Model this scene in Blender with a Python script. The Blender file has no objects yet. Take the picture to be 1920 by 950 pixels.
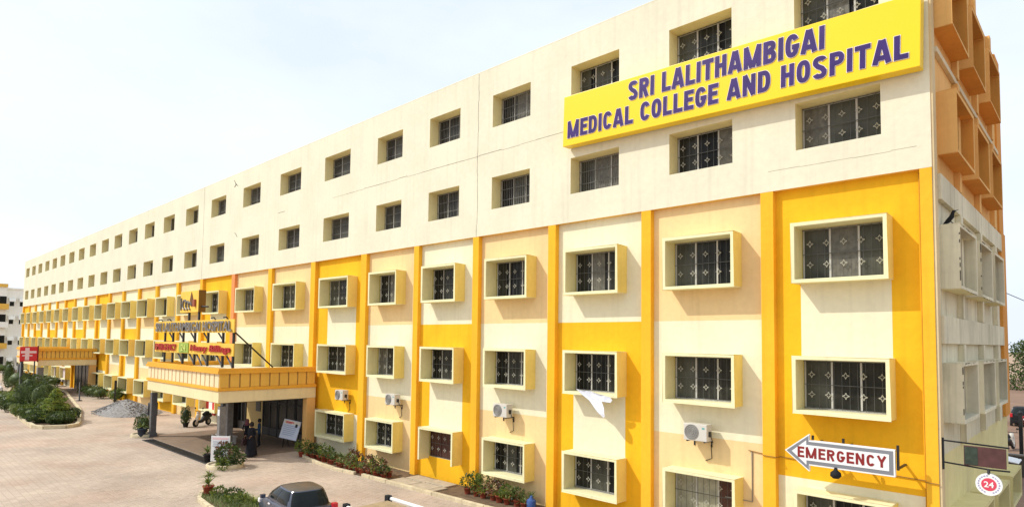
import bpy, bmesh, math, random
from mathutils import Vector, Matrix
random.seed(7)
sc = bpy.context.scene
COL = sc.collection
R = math.radians
# ------------------------------------------------------------------ camera
cam_d = bpy.data.cameras.new('camera')
cam = bpy.data.objects.new('camera', cam_d); COL.objects.link(cam)
cam_d.sensor_width = 36.0
cam_d.lens = 1175.67 / 1920 * 36
cam_d.shift_y = 0.05206
cam_d.clip_start = 0.1; cam_d.clip_end = 5000
_m = (Matrix.Rotation(0.763042621, 3, 'Z') @ Matrix.Rotation(0.0540355, 3, 'X') @ Matrix.Rotation(-0.0124659, 3, 'Y'))
_rt, _fw, _up = _m.col[0], _m.col[1], _m.col[2]
cam.matrix_world = Matrix(((_rt.x, _up.x, -_fw.x, 0.0), (_rt.y, _up.y, -_fw.y, -17.637), (_rt.z, _up.z, -_fw.z, 6.063), (0, 0, 0, 1)))
sc.camera = cam
# ------------------------------------------------------------------ light
SUN = Vector((-0.95, -1.0, 1.36)).normalized()          # towards the sun
w = bpy.data.worlds.new('World'); sc.world = w; w.use_nodes = True
nt = w.node_tree; nt.nodes.clear()
sky = nt.nodes.new('ShaderNodeTexSky'); sky.sky_type = 'NISHITA'; sky.sun_disc = False
sky.sun_elevation = math.asin(SUN.z); sky.sun_rotation = math.atan2(SUN.x, SUN.y)
sky.air_density = 1.0; sky.dust_density = 4.0; sky.ozone_density = 1.6
bg = nt.nodes.new('ShaderNodeBackground'); bg.inputs[1].default_value = 0.13
# thin bright overcast veil, the same all round
tc = nt.nodes.new('ShaderNodeTexCoord'); mp = nt.nodes.new('ShaderNodeMapping'); mp.inputs['Scale'].default_value = (1.2, 1.2, 3.0)
cn = nt.nodes.new('ShaderNodeTexNoise'); cn.inputs['Scale'].default_value = 1.6; cn.inputs['Detail'].default_value = 5; cn.inputs['Roughness'].default_value = .55
cr = nt.nodes.new('ShaderNodeValToRGB'); cr.color_ramp.elements[0].position = .32; cr.color_ramp.elements[1].position = .68
cr.color_ramp.elements[0].color = (.66, .66, .66, 1); cr.color_ramp.elements[1].color = (.86, .86, .86, 1)
mx = nt.nodes.new('ShaderNodeMix'); mx.data_type = 'RGBA'; mx.inputs[7].default_value = (8.0, 8.75, 9.9, 1)
out = nt.nodes.new('ShaderNodeOutputWorld')
nt.links.new(tc.outputs['Generated'], mp.inputs[0]); nt.links.new(mp.outputs[0], cn.inputs[0]); nt.links.new(cn.outputs[0], cr.inputs[0])
nt.links.new(cr.outputs[0], mx.inputs[0]); nt.links.new(sky.outputs[0], mx.inputs[6])
nt.links.new(mx.outputs[2], bg.inputs[0]); nt.links.new(bg.outputs[0], out.inputs[0])
sd = bpy.data.lights.new('sun', 'SUN'); sd.energy = 3.1; sd.angle = R(0.6); sd.color = (1, .97, .90)
so = bpy.data.objects.new('sun', sd); COL.objects.link(so); so.location = (-40, -60, 60)
so.rotation_euler = (-SUN).to_track_quat('-Z', 'Y').to_euler()
vs = sc.view_settings; sc.display_settings.display_device = 'sRGB'
vs.view_transform = 'Standard'; vs.look = 'None'; vs.gamma = 1; vs.exposure = 0.1; vs.use_curve_mapping = False

# ------------------------------------------------------------------ materials
MATS = {}
def mat(name, col, rough=.7, var=.10, scale=.5, streak=0.0, bump=0.0, bscale=40, metal=0.0, fine=.0, spec=.3, speck=None):
    """Principled with world-position noise: patchiness, rain streaks, fine grain, bump."""
    if name in MATS: return MATS[name]
    m = bpy.data.materials.new(name); m.use_nodes = True; t = m.node_tree; N = t.nodes; L = t.links
    b = N['Principled BSDF']; b.inputs['Roughness'].default_value = rough; b.inputs['Metallic'].default_value = metal
    b.inputs['Specular IOR Level'].default_value = spec
    g = N.new('ShaderNodeNewGeometry')
    def noise(sc_, scale3=None, detail=4):
        n = N.new('ShaderNodeTexNoise'); n.inputs['Scale'].default_value = sc_; n.inputs['Detail'].default_value = detail
        if scale3:
            mpn = N.new('ShaderNodeMapping'); mpn.inputs['Scale'].default_value = scale3
            L.new(g.outputs['Position'], mpn.inputs[0]); L.new(mpn.outputs[0], n.inputs[0])
        else: L.new(g.outputs['Position'], n.inputs[0])
        return n.outputs[0]
    def rng(src, a, b_, lo=.3, hi=.7):
        r = N.new('ShaderNodeMapRange'); r.inputs[1].default_value = lo; r.inputs[2].default_value = hi
        r.inputs[3].default_value = a; r.inputs[4].default_value = b_; L.new(src, r.inputs[0]); return r.outputs[0]
    def mul(a, b_):
        k = N.new('ShaderNodeMath'); k.operation = 'MULTIPLY'; L.new(a, k.inputs[0]); L.new(b_, k.inputs[1]); return k.outputs[0]
    f = rng(noise(scale), 1 - var, 1 + var * .5)
    if streak: f = mul(f, rng(noise(1.0, (5.0, 5.0, .22), 5), 1.0, 1 - streak, .52, .78))
    if fine: f = mul(f, rng(noise(bscale * .6, None, 3), 1 - fine, 1 + fine * .6))
    vm = N.new('ShaderNodeVectorMath'); vm.operation = 'SCALE'; vm.inputs[0].default_value = col; L.new(f, vm.inputs['Scale'])
    L.new(vm.outputs[0], b.inputs['Base Color'])
    if bump:
        bp = N.new('ShaderNodeBump'); bp.inputs['Strength'].default_value = bump; bp.inputs['Distance'].default_value = .02
        L.new(noise(bscale, None, 3), bp.inputs['Height']); L.new(bp.outputs[0], b.inputs['Normal'])
    MATS[name] = m; return m
P = dict(streak=.10, bump=.25, bscale=9, fine=.04, rough=.85, spec=.15)
cream = mat('cream_plaster', (.735, .695, .525), var=.07, **P)
pale = mat('pale_cream_plaster', (.80, .745, .525), var=.07, **P)
peach = mat('peach_plaster', (.82, .60, .30), var=.08, **P)
yellow = mat('yellow_plaster', (.86, .46, .018), var=.12, **P)
pily = mat('pilaster_yellow', (.86, .45, .03), var=.10, **P)
salmon = mat('salmon_plaster', (.82, .30, .11), var=.08, **P)
hoodc = mat('hood_cream', (.80, .75, .45), var=.08, **P)
hoody = mat('hood_yellow', (.84, .68, .20), var=.10, **P)
reveal = mat('reveal_khaki', (.82, .70, .36), var=.08, **P)
orange = mat('orange_plaster', (.70, .31, .065), var=.12, **P)
orange2 = mat('orange_pale', (.76, .44, .15), var=.12, **P)
greyc = mat('grey_cream', (.72, .665, .48), var=.2, streak=.38, bump=.25, bscale=9, fine=.05, rough=.9, spec=.15)
lime = mat('pale_lime_plaster', (.72, .64, .32), var=.12, **P)
ochre = mat('ochre_plaster', (.80, .47, .09), var=.10, **P)
porcho = mat('porch_orange', (.80, .40, .05), var=.10, **P)
alu = mat('window_metal', (.52, .50, .45), rough=.45, var=.1, metal=.0)
brownw = mat('brown_shutter', (.09, .035, .022), rough=.6, var=.25, scale=6)
bar = mat('grille_bar', (.10, .10, .09), rough=.5, var=.2, scale=3)
flower = mat('grille_flower', (.46, .44, .37), rough=.5, var=.15, scale=3)
dark = mat('dark_metal', (.025, .024, .024), rough=.5, var=.3, scale=3)
black = mat('black_matte', (.012, .012, .013), rough=.8, var=.3, scale=3)
crackm = mat('crack_dark', (.30, .27, .21), rough=1, var=.5, scale=4)
signy = mat('sign_yellow', (.90, .60, .004), rough=.35, var=.03, spec=.4)
purple = mat('letter_purple', (.038, .012, .135), rough=.4, var=.25, scale=3)
letterw = mat('letter_pale', (.78, .72, .70), rough=.4, var=.04)
white = mat('white_paint', (.78, .78, .76), rough=.4, var=.06)
ivory = mat('ac_ivory', (.60, .57, .50), rough=.45, var=.08, scale=3)
greyp = mat('grey_plastic', (.22, .21, .19), rough=.6, var=.15, scale=5)
sgrey = mat('arrow_grey', (.20, .21, .23), rough=.5, var=.1)
maroon = mat('maroon_letter', (.23, .018, .018), rough=.5, var=.1)
boardm = mat('maroon_board', (.085, .035, .032), rough=.6, var=.3, scale=5)
red = mat('sign_red', (.62, .03, .035), rough=.5, var=.08)
pinkish = mat('pale_pink', (.80, .55, .55), rough=.5, var=.1)
bluep = mat('print_blue', (.10, .16, .38), rough=.5, var=.1)
greenp = mat('print_green', (.30, .42, .06), rough=.5, var=.1)
stone = mat('grey_granite', (.20, .19, .18), rough=.45, var=.25, scale=6, fine=.2, bscale=50)
kerbm = mat('kerb_cream', (.62, .52, .34), rough=.9, var=.22, scale=2.2, bump=.4, bscale=25, fine=.1)
drainm = mat('drain_dark', (.07, .062, .058), rough=.9, var=.3, scale=4, bump=.5, bscale=30)
soil = mat('soil', (.16, .105, .06), rough=1, var=.4, scale=4, bump=.6, bscale=15)
gravelm = mat('gravel_grey', (.30, .285, .27), rough=1, var=.35, scale=7, bump=.6, bscale=20, fine=.25)
potr = mat('terracotta', (.30, .06, .028), rough=.8, var=.25, scale=6)
potw = mat('pale_pot', (.60, .55, .42), rough=.8, var=.2, scale=6)
bark = mat('bark', (.10, .07, .045), rough=1, var=.35, scale=8, bump=.6, bscale=20)
rubber = mat('rubber', (.02, .02, .02), rough=.8, var=.2)
skinm = mat('skin', (.26, .13, .075), rough=.6, var=.06)
hair = mat('hair', (.012, .01, .009), rough=.6, var=.2)
clothw = mat('white_cloth', (.74, .77, .84), rough=.9, var=.05)
tail = mat('tail_light', (.55, .02, .03), rough=.2, var=.1, spec=.5)
carp = mat('car_blue_grey', (.045, .055, .085), rough=.2, var=.05, spec=.6)
carroof = mat('car_roof_dusty', (.075, .066, .06), rough=.3, var=.15, scale=4, spec=.4)
carw = mat('car_white', (.75, .74, .71), rough=.25, var=.05, spec=.5)
tan = mat('tarpaulin_tan', (.36, .26, .14), rough=.8, var=.2, scale=5)
slabm = mat('stone_slab', (.46, .38, .27), rough=.9, var=.2, scale=3, bump=.3)
interior = mat('dark_interior', (.035, .03, .025), rough=.9, var=.3)  # near-black colour stands for shade in the lobby and on the porch ceiling
shadefloor = mat('porch_floor_brown', (.25, .175, .12), rough=.7, var=.2, scale=2)  # paving under the porch, colour darkened to stand for its shade

def glassmat(name, col, rough=.10):
    m = mat(name, col, rough=rough, var=.45, scale=1.3, spec=.14); return m
gl = [glassmat('window_glass_dark', (.034, .034, .027), .2), glassmat('window_glass_green', (.085, .085, .066), .25), glassmat('window_glass_black', (.014, .014, .012), .25)]
drape = mat('drape_grey', (.15, .14, .11), rough=.4, var=.35, scale=7)
curtain = mat('curtain_cloth', (.36, .34, .25), rough=.5, var=.25, scale=5)
carglass = glassmat('car_glass', (.012, .016, .016), .05)

def leafmat(name, col, col2):
    m = bpy.data.materials.new(name); m.use_nodes = True; t = m.node_tree; N = t.nodes; L = t.links
    b = N['Principled BSDF']; b.inputs['Roughness'].default_value = .55
    g = N.new('ShaderNodeNewGeometry'); n = N.new('ShaderNodeTexNoise'); n.inputs['Scale'].default_value = 2.4; n.inputs['Detail'].default_value = 3
    L.new(g.outputs['Position'], n.inputs[0])
    mxn = N.new('ShaderNodeMix'); mxn.data_type = 'RGBA'; mxn.inputs[6].default_value = (*col, 1); mxn.inputs[7].default_value = (*col2, 1)
    mr = N.new('ShaderNodeMapRange'); mr.inputs[1].default_value = .35; mr.inputs[2].default_value = .65
    ad = N.new('ShaderNodeMath'); ad.operation = 'ADD'; ml = N.new('ShaderNodeMath'); ml.operation = 'MULTIPLY_ADD'
    L.new(g.outputs['Random Per Island'], ml.inputs[0]); ml.inputs[1].default_value = .36; ml.inputs[2].default_value = -.18
    L.new(n.outputs[0], ad.inputs[0]); L.new(ml.outputs[0], ad.inputs[1]); L.new(ad.outputs[0], mr.inputs[0]); L.new(mr.outputs[0], mxn.inputs[0])
    L.new(mxn.outputs[2], b.inputs['Base Color'])
    tr = N.new('ShaderNodeBsdfTranslucent'); L.new(mxn.outputs[2], tr.inputs[0]); ms = N.new('ShaderNodeMixShader'); ms.inputs[0].default_value = .25
    L.new(b.outputs[0], ms.inputs[1]); L.new(tr.outputs[0], ms.inputs[2]); L.new(ms.outputs[0], N['Material Output'].inputs[0])
    MATS[name] = m; return m
leafd = leafmat('leaf_dark', (.022, .045, .008), (.095, .135, .02))
leafm = leafmat('leaf_mid', (.05, .09, .012), (.18, .22, .03))
leafy = leafmat('leaf_yellow', (.09, .15, .02), (.27, .31, .05))
leafv = leafmat('leaf_variegated', (.10, .17, .04), (.30, .33, .13))
leafr = leafmat('leaf_reddish', (.10, .05, .02), (.26, .10, .05))

def pavermat():
    m = bpy.data.materials.new('paver_block'); m.use_nodes = True; t = m.node_tree; N = t.nodes; L = t.links
    b = N['Principled BSDF']; b.inputs['Roughness'].default_value = .9; b.inputs['Specular IOR Level'].default_value = .2
    g = N.new('ShaderNodeNewGeometry')
    br = N.new('ShaderNodeTexBrick'); br.inputs['Scale'].default_value = 1.0; br.inputs['Brick Width'].default_value = .24; br.inputs['Row Height'].default_value = .24
    br.inputs['Mortar Size'].default_value = .012; br.inputs['Mortar Smooth'].default_value = .4; br.offset = .5
    br.inputs['Color1'].default_value = (.46, .365, .28, 1); br.inputs['Color2'].default_value = (.525, .42, .325, 1); br.inputs['Mortar'].default_value = (.39, .31, .235, 1)
    L.new(g.outputs['Position'], br.inputs[0])
    n1 = N.new('ShaderNodeTexNoise'); n1.inputs['Scale'].default_value = .35; n1.inputs['Detail'].default_value = 5; L.new(g.outputs['Position'], n1.inputs[0])
    mr = N.new('ShaderNodeMapRange'); mr.inputs[1].default_value = .3; mr.inputs[2].default_value = .7; mr.inputs[3].default_value = .80; mr.inputs[4].default_value = 1.10; L.new(n1.outputs[0], mr.inputs[0])
    n2 = N.new('ShaderNodeTexNoise'); n2.inputs['Scale'].default_value = 22; n2.inputs['Detail'].default_value = 3; L.new(g.outputs['Position'], n2.inputs[0])
    m2 = N.new('ShaderNodeMapRange'); m2.inputs[1].default_value = .3; m2.inputs[2].default_value = .7; m2.inputs[3].default_value = .86; m2.inputs[4].default_value = 1.08; L.new(n2.outputs[0], m2.inputs[0])
    k = N.new('ShaderNodeMath'); k.operation = 'MULTIPLY'; L.new(mr.outputs[0], k.inputs[0]); L.new(m2.outputs[0], k.inputs[1])
    # reddish worn patches
    n3 = N.new('ShaderNodeTexNoise'); n3.inputs['Scale'].default_value = .22; n3.inputs['Detail'].default_value = 2; L.new(g.outputs['Position'], n3.inputs[0])
    m3 = N.new('ShaderNodeMapRange'); m3.inputs[1].default_value = .5; m3.inputs[2].default_value = .72; m3.inputs[4].default_value = .55; L.new(n3.outputs[0], m3.inputs[0])
    mx = N.new('ShaderNodeMix'); mx.data_type = 'RGBA'; mx.blend_type = 'MULTIPLY'; mx.inputs[7].default_value = (1, .84, .78, 1)
    L.new(m3.outputs[0], mx.inputs[0]); L.new(br.outputs[0], mx.inputs[6])
    v = N.new('ShaderNodeVectorMath'); v.operation = 'SCALE'; L.new(mx.outputs[2], v.inputs[0]); L.new(k.outputs[0], v.inputs['Scale'])
    L.new(v.outputs[0], b.inputs['Base Color'])
    bp = N.new('ShaderNodeBump'); bp.inputs['Strength'].default_value = .4; bp.inputs['Distance'].default_value = .006; L.new(n2.outputs[0], bp.inputs['Height']); L.new(bp.outputs[0], b.inputs['Normal'])
    MATS['paver_block'] = m; return m
paverm = pavermat()
dirt = mat('earth_ground', (.42, .29, .19), rough=1, var=.25, scale=.15, fine=.12, bscale=6)
roadm = mat('earth_road', (.25, .155, .10), rough=1, var=.2, scale=.4, fine=.1, bscale=8)

# ------------------------------------------------------------------ helpers
class MB:
    def __init__(s): s.v = []; s.f = []; s.m = []; s.sm = []
    def quad(s, a, b, c, d, mi=0, smooth=False):
        i = len(s.v); s.v += [tuple(a), tuple(b), tuple(c), tuple(d)]; s.f.append((i, i+1, i+2, i+3)); s.m.append(mi); s.sm.append(smooth)
    def poly(s, pts, mi=0):
        i = len(s.v); s.v += [tuple(p) for p in pts]; s.f.append(tuple(range(i, i+len(pts)))); s.m.append(mi); s.sm.append(False)
    def box(s, x0, x1, y0, y1, z0, z1, mi=0):
        i = len(s.v)
        s.v += [(x0,y0,z0),(x1,y0,z0),(x1,y1,z0),(x0,y1,z0),(x0,y0,z1),(x1,y0,z1),(x1,y1,z1),(x0,y1,z1)]
        for q in ((0,3,2,1),(4,5,6,7),(0,1,5,4),(1,2,6,5),(2,3,7,6),(3,0,4,7)):
            s.f.append(tuple(i+k for k in q)); s.m.append(mi); s.sm.append(False)
    def tube(s, pts, r, n=8, mi=0, cap=True):
        pts = [Vector(p) for p in pts]; rs = r if isinstance(r, (list, tuple)) else [r]*len(pts); i0 = len(s.v)
        for k, p in enumerate(pts):
            d = (pts[min(k+1, len(pts)-1)] - pts[max(k-1, 0)]).normalized()
            u = d.cross(Vector((0, 0, 1)));  u = u.normalized() if u.length > 1e-3 else Vector((1, 0, 0))
            v = d.cross(u)
            for j in range(n):
                a = 2*math.pi*j/n; s.v.append(tuple(p + (u*math.cos(a) + v*math.sin(a))*rs[k]))
        for k in range(len(pts)-1):
            for j in range(n):
                s.f.append((i0+k*n+j, i0+k*n+(j+1) % n, i0+(k+1)*n+(j+1) % n, i0+(k+1)*n+j)); s.m.append(mi); s.sm.append(n > 5)
        if cap:
            for k in (0, len(pts)-1):
                s.f.append(tuple(i0+k*n+j for j in range(n))); s.m.append(mi); s.sm.append(False)
    def lathe(s, prof, c=(0, 0, 0), n=14, mi=0):
        i0 = len(s.v)
        for r, z in prof:
            for j in range(n):
                a = 2*math.pi*j/n; s.v.append((c[0]+r*math.cos(a), c[1]+r*math.sin(a), c[2]+z))
        for k in range(len(prof)-1):
            for j in range(n):
                s.f.append((i0+k*n+j, i0+k*n+(j+1) % n, i0+(k+1)*n+(j+1) % n, i0+(k+1)*n+j)); s.m.append(mi); s.sm.append(True)
        s.f.append(tuple(i0+(len(prof)-1)*n+j for j in range(n))); s.m.append(mi); s.sm.append(False)
    def prism(s, pts, y0, y1, mi=0):                     # outline in XZ, extruded along Y
        n = len(pts); i = len(s.v)
        s.v += [(x, y0, z) for x, z in pts] + [(x, y1, z) for x, z in pts]
        s.f.append(tuple(range(i, i+n))); s.m.append(mi); s.f.append(tuple(range(i+2*n-1, i+n-1, -1))); s.m.append(mi); s.sm += [False, False]
        for k in range(n):
            s.f.append((i+k, i+(k+1) % n, i+n+(k+1) % n, i+n+k)); s.m.append(mi); s.sm.append(False)
    def mesh(s, name, mats, bevel=0, seg=2):
        me = bpy.data.meshes.new(name); me.from_pydata(s.v, [], s.f)
        for m_ in (mats if isinstance(mats, (list, tuple)) else [mats]): me.materials.append(m_)
        me.polygons.foreach_set('material_index', s.m); me.polygons.foreach_set('use_smooth', s.sm)
        if bevel:
            b = bmesh.new(); b.from_mesh(me)
            bmesh.ops.remove_doubles(b, verts=b.verts, dist=1e-4)
            es = [e for e in b.edges if len(e.link_faces) == 2 and e.calc_face_angle(0) > .5]
            bmesh.ops.bevel(b, geom=es, offset=bevel, segments=seg, affect='EDGES', profile=.6)
            b.to_mesh(me); b.free()
        me.update(); return me
    def build(s, name, mats, parent=None, bevel=0, loc=None):
        return link(name, s.mesh(name, mats, bevel), parent, loc)
def link(name, me, parent=None, loc=None, rz=0):
    o = bpy.data.objects.new(name, me); COL.objects.link(o)
    if parent: o.parent = parent
    if loc: o.location = loc
    if rz: o.rotation_euler.z = rz
    return o
def thing(name, label, cat, loc=(0, 0, 0), rz=0, group=None):
    o = bpy.data.objects.new(name, None); COL.objects.link(o); o.location = loc; o.rotation_euler.z = rz; o.empty_display_size = .3
    o['label'] = label; o['category'] = cat
    if group: o['group'] = group
    return o
def tag(o, label, cat, group=None):
    o['label'] = label; o['category'] = cat
    if group: o['group'] = group
    return o
def struct(o): o['kind'] = 'structure'; return o
def dup(root, loc, rz=0, label=None, group=None, scale=None):
    r = root.copy(); COL.objects.link(r); r.location = loc; r.rotation_euler.z = rz
    if scale: r.scale = (scale,)*3
    if label: r['label'] = label
    if group: r['group'] = group
    for ch in list(root.children):
        c = ch.copy(); COL.objects.link(c); c.parent = r
        for g in ch.children:
            d = g.copy(); COL.objects.link(d); d.parent = c
    return r
def text_mesh(body, wd, h, depth, bold=0.0, name='lettering', mats=None, spacing=1.0, shear=0):
    cu = bpy.data.curves.new('t', 'FONT'); cu.body = body; cu.extrude = .5; cu.offset = bold; cu.space_character = spacing; cu.resolution_u = 4; cu.shear = shear
    o = bpy.data.objects.new('t', cu); COL.objects.link(o)
    bpy.context.view_layer.update()
    me = bpy.data.meshes.new_from_object(o.evaluated_get(bpy.context.evaluated_depsgraph_get()))
    bpy.data.objects.remove(o); bpy.data.curves.remove(cu)
    xs = [v.co.x for v in me.vertices]; ys = [v.co.y for v in me.vertices]
    x0, x1, y0, y1 = min(xs), max(xs), min(ys), max(ys)
    for v in me.vertices:
        v.co = Vector(((v.co.x-x0)/(x1-x0)*wd, v.co.z*depth, (v.co.y-y0)/(y1-y0)*h))     # stands in XZ, faces -Y
    me.name = name
    me.materials.clear(); me.materials.append(mats)
    return me
def arc(cx, cy, rx, ry, a0, a1, n=9):
    o = []
    for i in range(n+1):
        a = R(a0+(a1-a0)*i/n); c, s = math.cos(a), math.sin(a)
        o.append((cx+rx*math.copysign(abs(c)**.8, c), cy+ry*math.copysign(abs(s)**.8, s)))
    return o
# condensed bold capitals as stroke centre lines in a w x 1 box (w, strokes)
def glyphs(t):
    h = t/2; W_ = .50; l, r, b, tp = h, W_-h, h, 1-h; m = .52; c = W_/2
    O = arc(c, .5, c-h, .5-h, 90, 450, 28)
    D = {
     'I': (t, [[(h, 0), (h, 1)]]), 'L': (.43, [[(h, 1), (h, b), (.43, b)]]), 'T': (.48, [[(0, tp), (.48, tp)], [(.24, tp), (.24, 0)]]),
     'H': (W_, [[(l, 0), (l, 1)], [(r, 0), (r, 1)], [(l, m), (r, m)]]), 'E': (.44, [[(.44, tp), (h, tp), (h, b), (.44, b)], [(h, m), (.40, m)]]),
     'N': (.53, [[(h, 0), (h, 1)], [(.53-h, 0), (.53-h, 1)], [(h*.95, 1), (.53-h*.95, 0)]]), 'M': (.70, [[(h, 0), (h, 1)], [(.70-h, 0), (.70-h, 1)], [(h*.9, 1), (.33, .02)], [(.70-h*.9, 1), (.37, .02)]]),
     'A': (.56, [[(h*.75, 0), (.28-.02, 1)], [(.56-h*.75, 0), (.28+.02, 1)], [(.12, .25), (.44, .25)]]),
     'O': (W_, [O]), 'C': (W_, [arc(c, .5, c-h, .5-h, 32, 328, 22)]), 'G': (W_, [arc(c, .5, c-h, .5-h, 32, 345, 22)+[(r, .44)], [(c, .44), (W_, .44)]]),
     'D': (W_, [[(h, 0), (h, 1)], [(h, tp), (.22, tp)]+arc(.22, .5, r-.22, .5-h, 80, -80, 14)+[(.22, b), (h, b)]]),
     'P': (W_, [[(h, 0), (h, 1)], [(h, tp), (.24, tp)]+arc(.24, .71, r-.24, .29-h, 75, -75, 10)+[(.24, .42+h), (h, .42+h)]]),
     'R': (W_, [[(h, 0), (h, 1)], [(h, tp), (.24, tp)]+arc(.24, .72, r-.24, .28-h, 75, -75, 10)+[(.24, .44+h), (h, .44+h)], [(.26, .46), (r, 0)]]),
     'B': (W_, [[(h, 0), (h, 1)], [(h, tp), (.24, tp)]+arc(.24, .75, r-.26, .25-h, 75, -75, 10)+[(.24, .5), (h, .5)], [(.24, .5)]+arc(.24, .25+h*.5, r-.24, .25-h*.5, 75, -75, 10)+[(.24, b), (h, b)]]),
     'S': (W_, [arc(c, .74, c-h, .26-h, 20, 200, 12)+[(c*.72, .56), (c*1.3, .44)]+arc(c, .27, c-h, .27-h, 10, -165, 12)]),
     'Y': (.54, [[(h*.8, 1), (.27, .45), (.54-h*.8, 1)], [(.27, .45), (.27, 0)]]), '2': (W_, [arc(c, .73, c-h, .27-h, 170, -25, 12)+[(h, b+.02), (W_, b+.0)]]), '4': (.52, [[(.52, .25), (.04, .25), (.36, 1)], [(.37, 0), (.37, 1)]]),
    }
    return D
def glyph_mesh(body, wd, ht, dep, name, m_, grow=0, t=.205, gap=.055):
    D = glyphs(t); x = 0; items = []
    for ch in body:
        if ch == ' ': x += .30; continue
        w_, st = D[ch]; items.append((x, st)); x += w_+gap
    x -= gap; sx = wd/x; mb = MB(); k = 0
    tx = t*ht*.5+grow
    for x0, st in items:
        for pl in st:
            k += 1; y0 = -(k % 5)*.0007
            p = [Vector(((x0+a)*sx, b_*ht)) for a, b_ in pl]; n = len(p)
            if grow:
                d0 = (p[0]-p[1]).normalized(); d1 = (p[-1]-p[-2]).normalized()
                if (p[0]-p[-1]).length > 1e-4: p[0] = p[0]+d0*grow; p[-1] = p[-1]+d1*grow
            closed = (p[0]-p[-1]).length < 1e-4
            L_, R_ = [], []
            for i in range(n):
                a = p[i]-p[i-1] if i else (p[0]-p[-2] if closed else p[1]-p[0]); b_ = p[i+1]-p[i] if i < n-1 else (p[1]-p[0] if closed else p[i]-p[i-1])
                a = a.normalized(); b_ = b_.normalized(); na = Vector((-a.y, a.x)); nb_ = Vector((-b_.y, b_.x)); s = na+nb_
                s = s.normalized() if s.length > .2 else na
                s = s*(tx/max(.45, s.dot(na)))
                L_.append(p[i]+s); R_.append(p[i]-s)
            for i in range(n-1):
                mb.quad((L_[i].x, y0, L_[i].y), (R_[i].x, y0, R_[i].y), (R_[i+1].x, y0, R_[i+1].y), (L_[i+1].x, y0, L_[i+1].y))
                mb.quad((L_[i].x, y0, L_[i].y), (L_[i+1].x, y0, L_[i+1].y), (L_[i+1].x, dep, L_[i+1].y), (L_[i].x, dep, L_[i].y)); mb.quad((R_[i].x, y0, R_[i].y), (R_[i+1].x, y0, R_[i+1].y), (R_[i+1].x, dep, R_[i+1].y), (R_[i].x, dep, R_[i].y))
    return mb.mesh(name, m_)
def yaw_mesh(me, a):                                        # rotate about Z
    me.transform(Matrix.Rotation(a, 4, 'Z')); return me

# ------------------------------------------------------------------ ground
g = MB(); g.quad((-700, -700, -.014), (700, -700, -.014), (700, 900, -.014), (-700, 900, -.014)); struct(g.build('ground', dirt))
pv = struct(MB().build('forecourt_pavement', paverm))
g = MB(); g.quad((-136, -90, -.008), (14, -90, -.008), (14, .3, -.008), (-136, .3, -.008)); g.build('paving_sheet', paverm, pv)
PW = .24; px0, px1, py0, py1 = -44, -13.5, -15, -1.9
NEAR = Vector((-19.5, -6.0))
cells = []
j = math.floor(py0/PW)
while j*PW < py1:
    off = PW*.5 if j % 2 else 0
    i = math.floor(px0/PW)
    while i*PW < px1:
        cells.append((i*PW+off+PW/2, j*PW+PW/2)); i += 1
    j += 1
def in_view(c):                                          # the strip the photo shows between kerb and frame edge
    x, y = c; return y > -0.95*(x+28.5)-13.9 and y < -2.0
vis = [c for c in cells if in_view(c)]
vis.sort(key=lambda c: (c[0])**2+(c[1]+17.6)**2)
def paver_mb(mb, cx, cy, z=0, h=None):
    h = PW/2-.006; b = .012; dz = random.uniform(-.002, .002)+z
    t = [(cx-h+b, cy-h+b, dz), (cx+h-b, cy-h+b, dz), (cx+h-b, cy+h-b, dz), (cx-h+b, cy+h-b, dz)]
    lo = [(cx-h, cy-h, -.012), (cx+h, cy-h, -.012), (cx+h, cy+h, -.012), (cx-h, cy+h, -.012)]
    mb.quad(*t)
    for k in range(4): mb.quad(lo[k], lo[(k+1) % 4], t[(k+1) % 4], t[k])
single = MB(); paver_mb(single, 0, 0); pme = single.mesh('paver', paverm)
for c in vis[:290]: link('paver', pme, pv, (c[0], c[1], random.uniform(-.002, .002)))
mb = MB()
for c in vis[290:]: paver_mb(mb, *c)
mb.build('paver_field', paverm, pv)['kind'] = 'stuff'
g = MB(); g.quad((-14, .5, -.008), (40, .5, -.008), (40, 400, -.008), (-14, 400, -.008)); struct(g.build('earth_road', roadm))

# ------------------------------------------------------------------ hospital
XL, XR, ZB, ZT, DEP = -121.0, -3.0, 10.35, 17.25, 13.2
UC = [-5.1, -8.98, -12.97, -17.05, -21.13, -25.26, -30.1, -35.4, -40.73, -46.2, -51.33, -56.5, -61.5, -66.25, -71.1, -75.8, -80.75, -85.7, -90.45, -95.2, -99.8, -104.4, -109.1, -113.7, -118.3]
PX = [-3.13, -6.95, -10.87, -14.87, -18.99, -22.98, -27.3, -32.4, -37.7, -43.2, -48.9]
PX += [(UC[k-1]+UC[k])/2 for k in range(11, 25)] + [-120.75]
PWD = [.26] + [.36]*5 + [.5]*20
def up_w(k): return 2.08 if k < 6 else 2.6
def hd_w(k): return 2.28 if k < 6 else 2.9
HC = [(PX[k]+PX[k+1])/2 for k in range(25)]
HC[0] = -5.03; HC[6] = -29.6
hosp = thing('hospital_building', 'long five storey cream and yellow building with boxed windows across the forecourt', 'building', (XR, 0, 0))
OX = Vector((XR, 0, 0))
def hb(mb, name, mats, bevel=0, parent=None):              # build in world coordinates under the hospital empty
    mb.v = [(x-XR, y, z) for x, y, z in mb.v]
    return mb.build(name, mats, parent or hosp, bevel)
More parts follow.
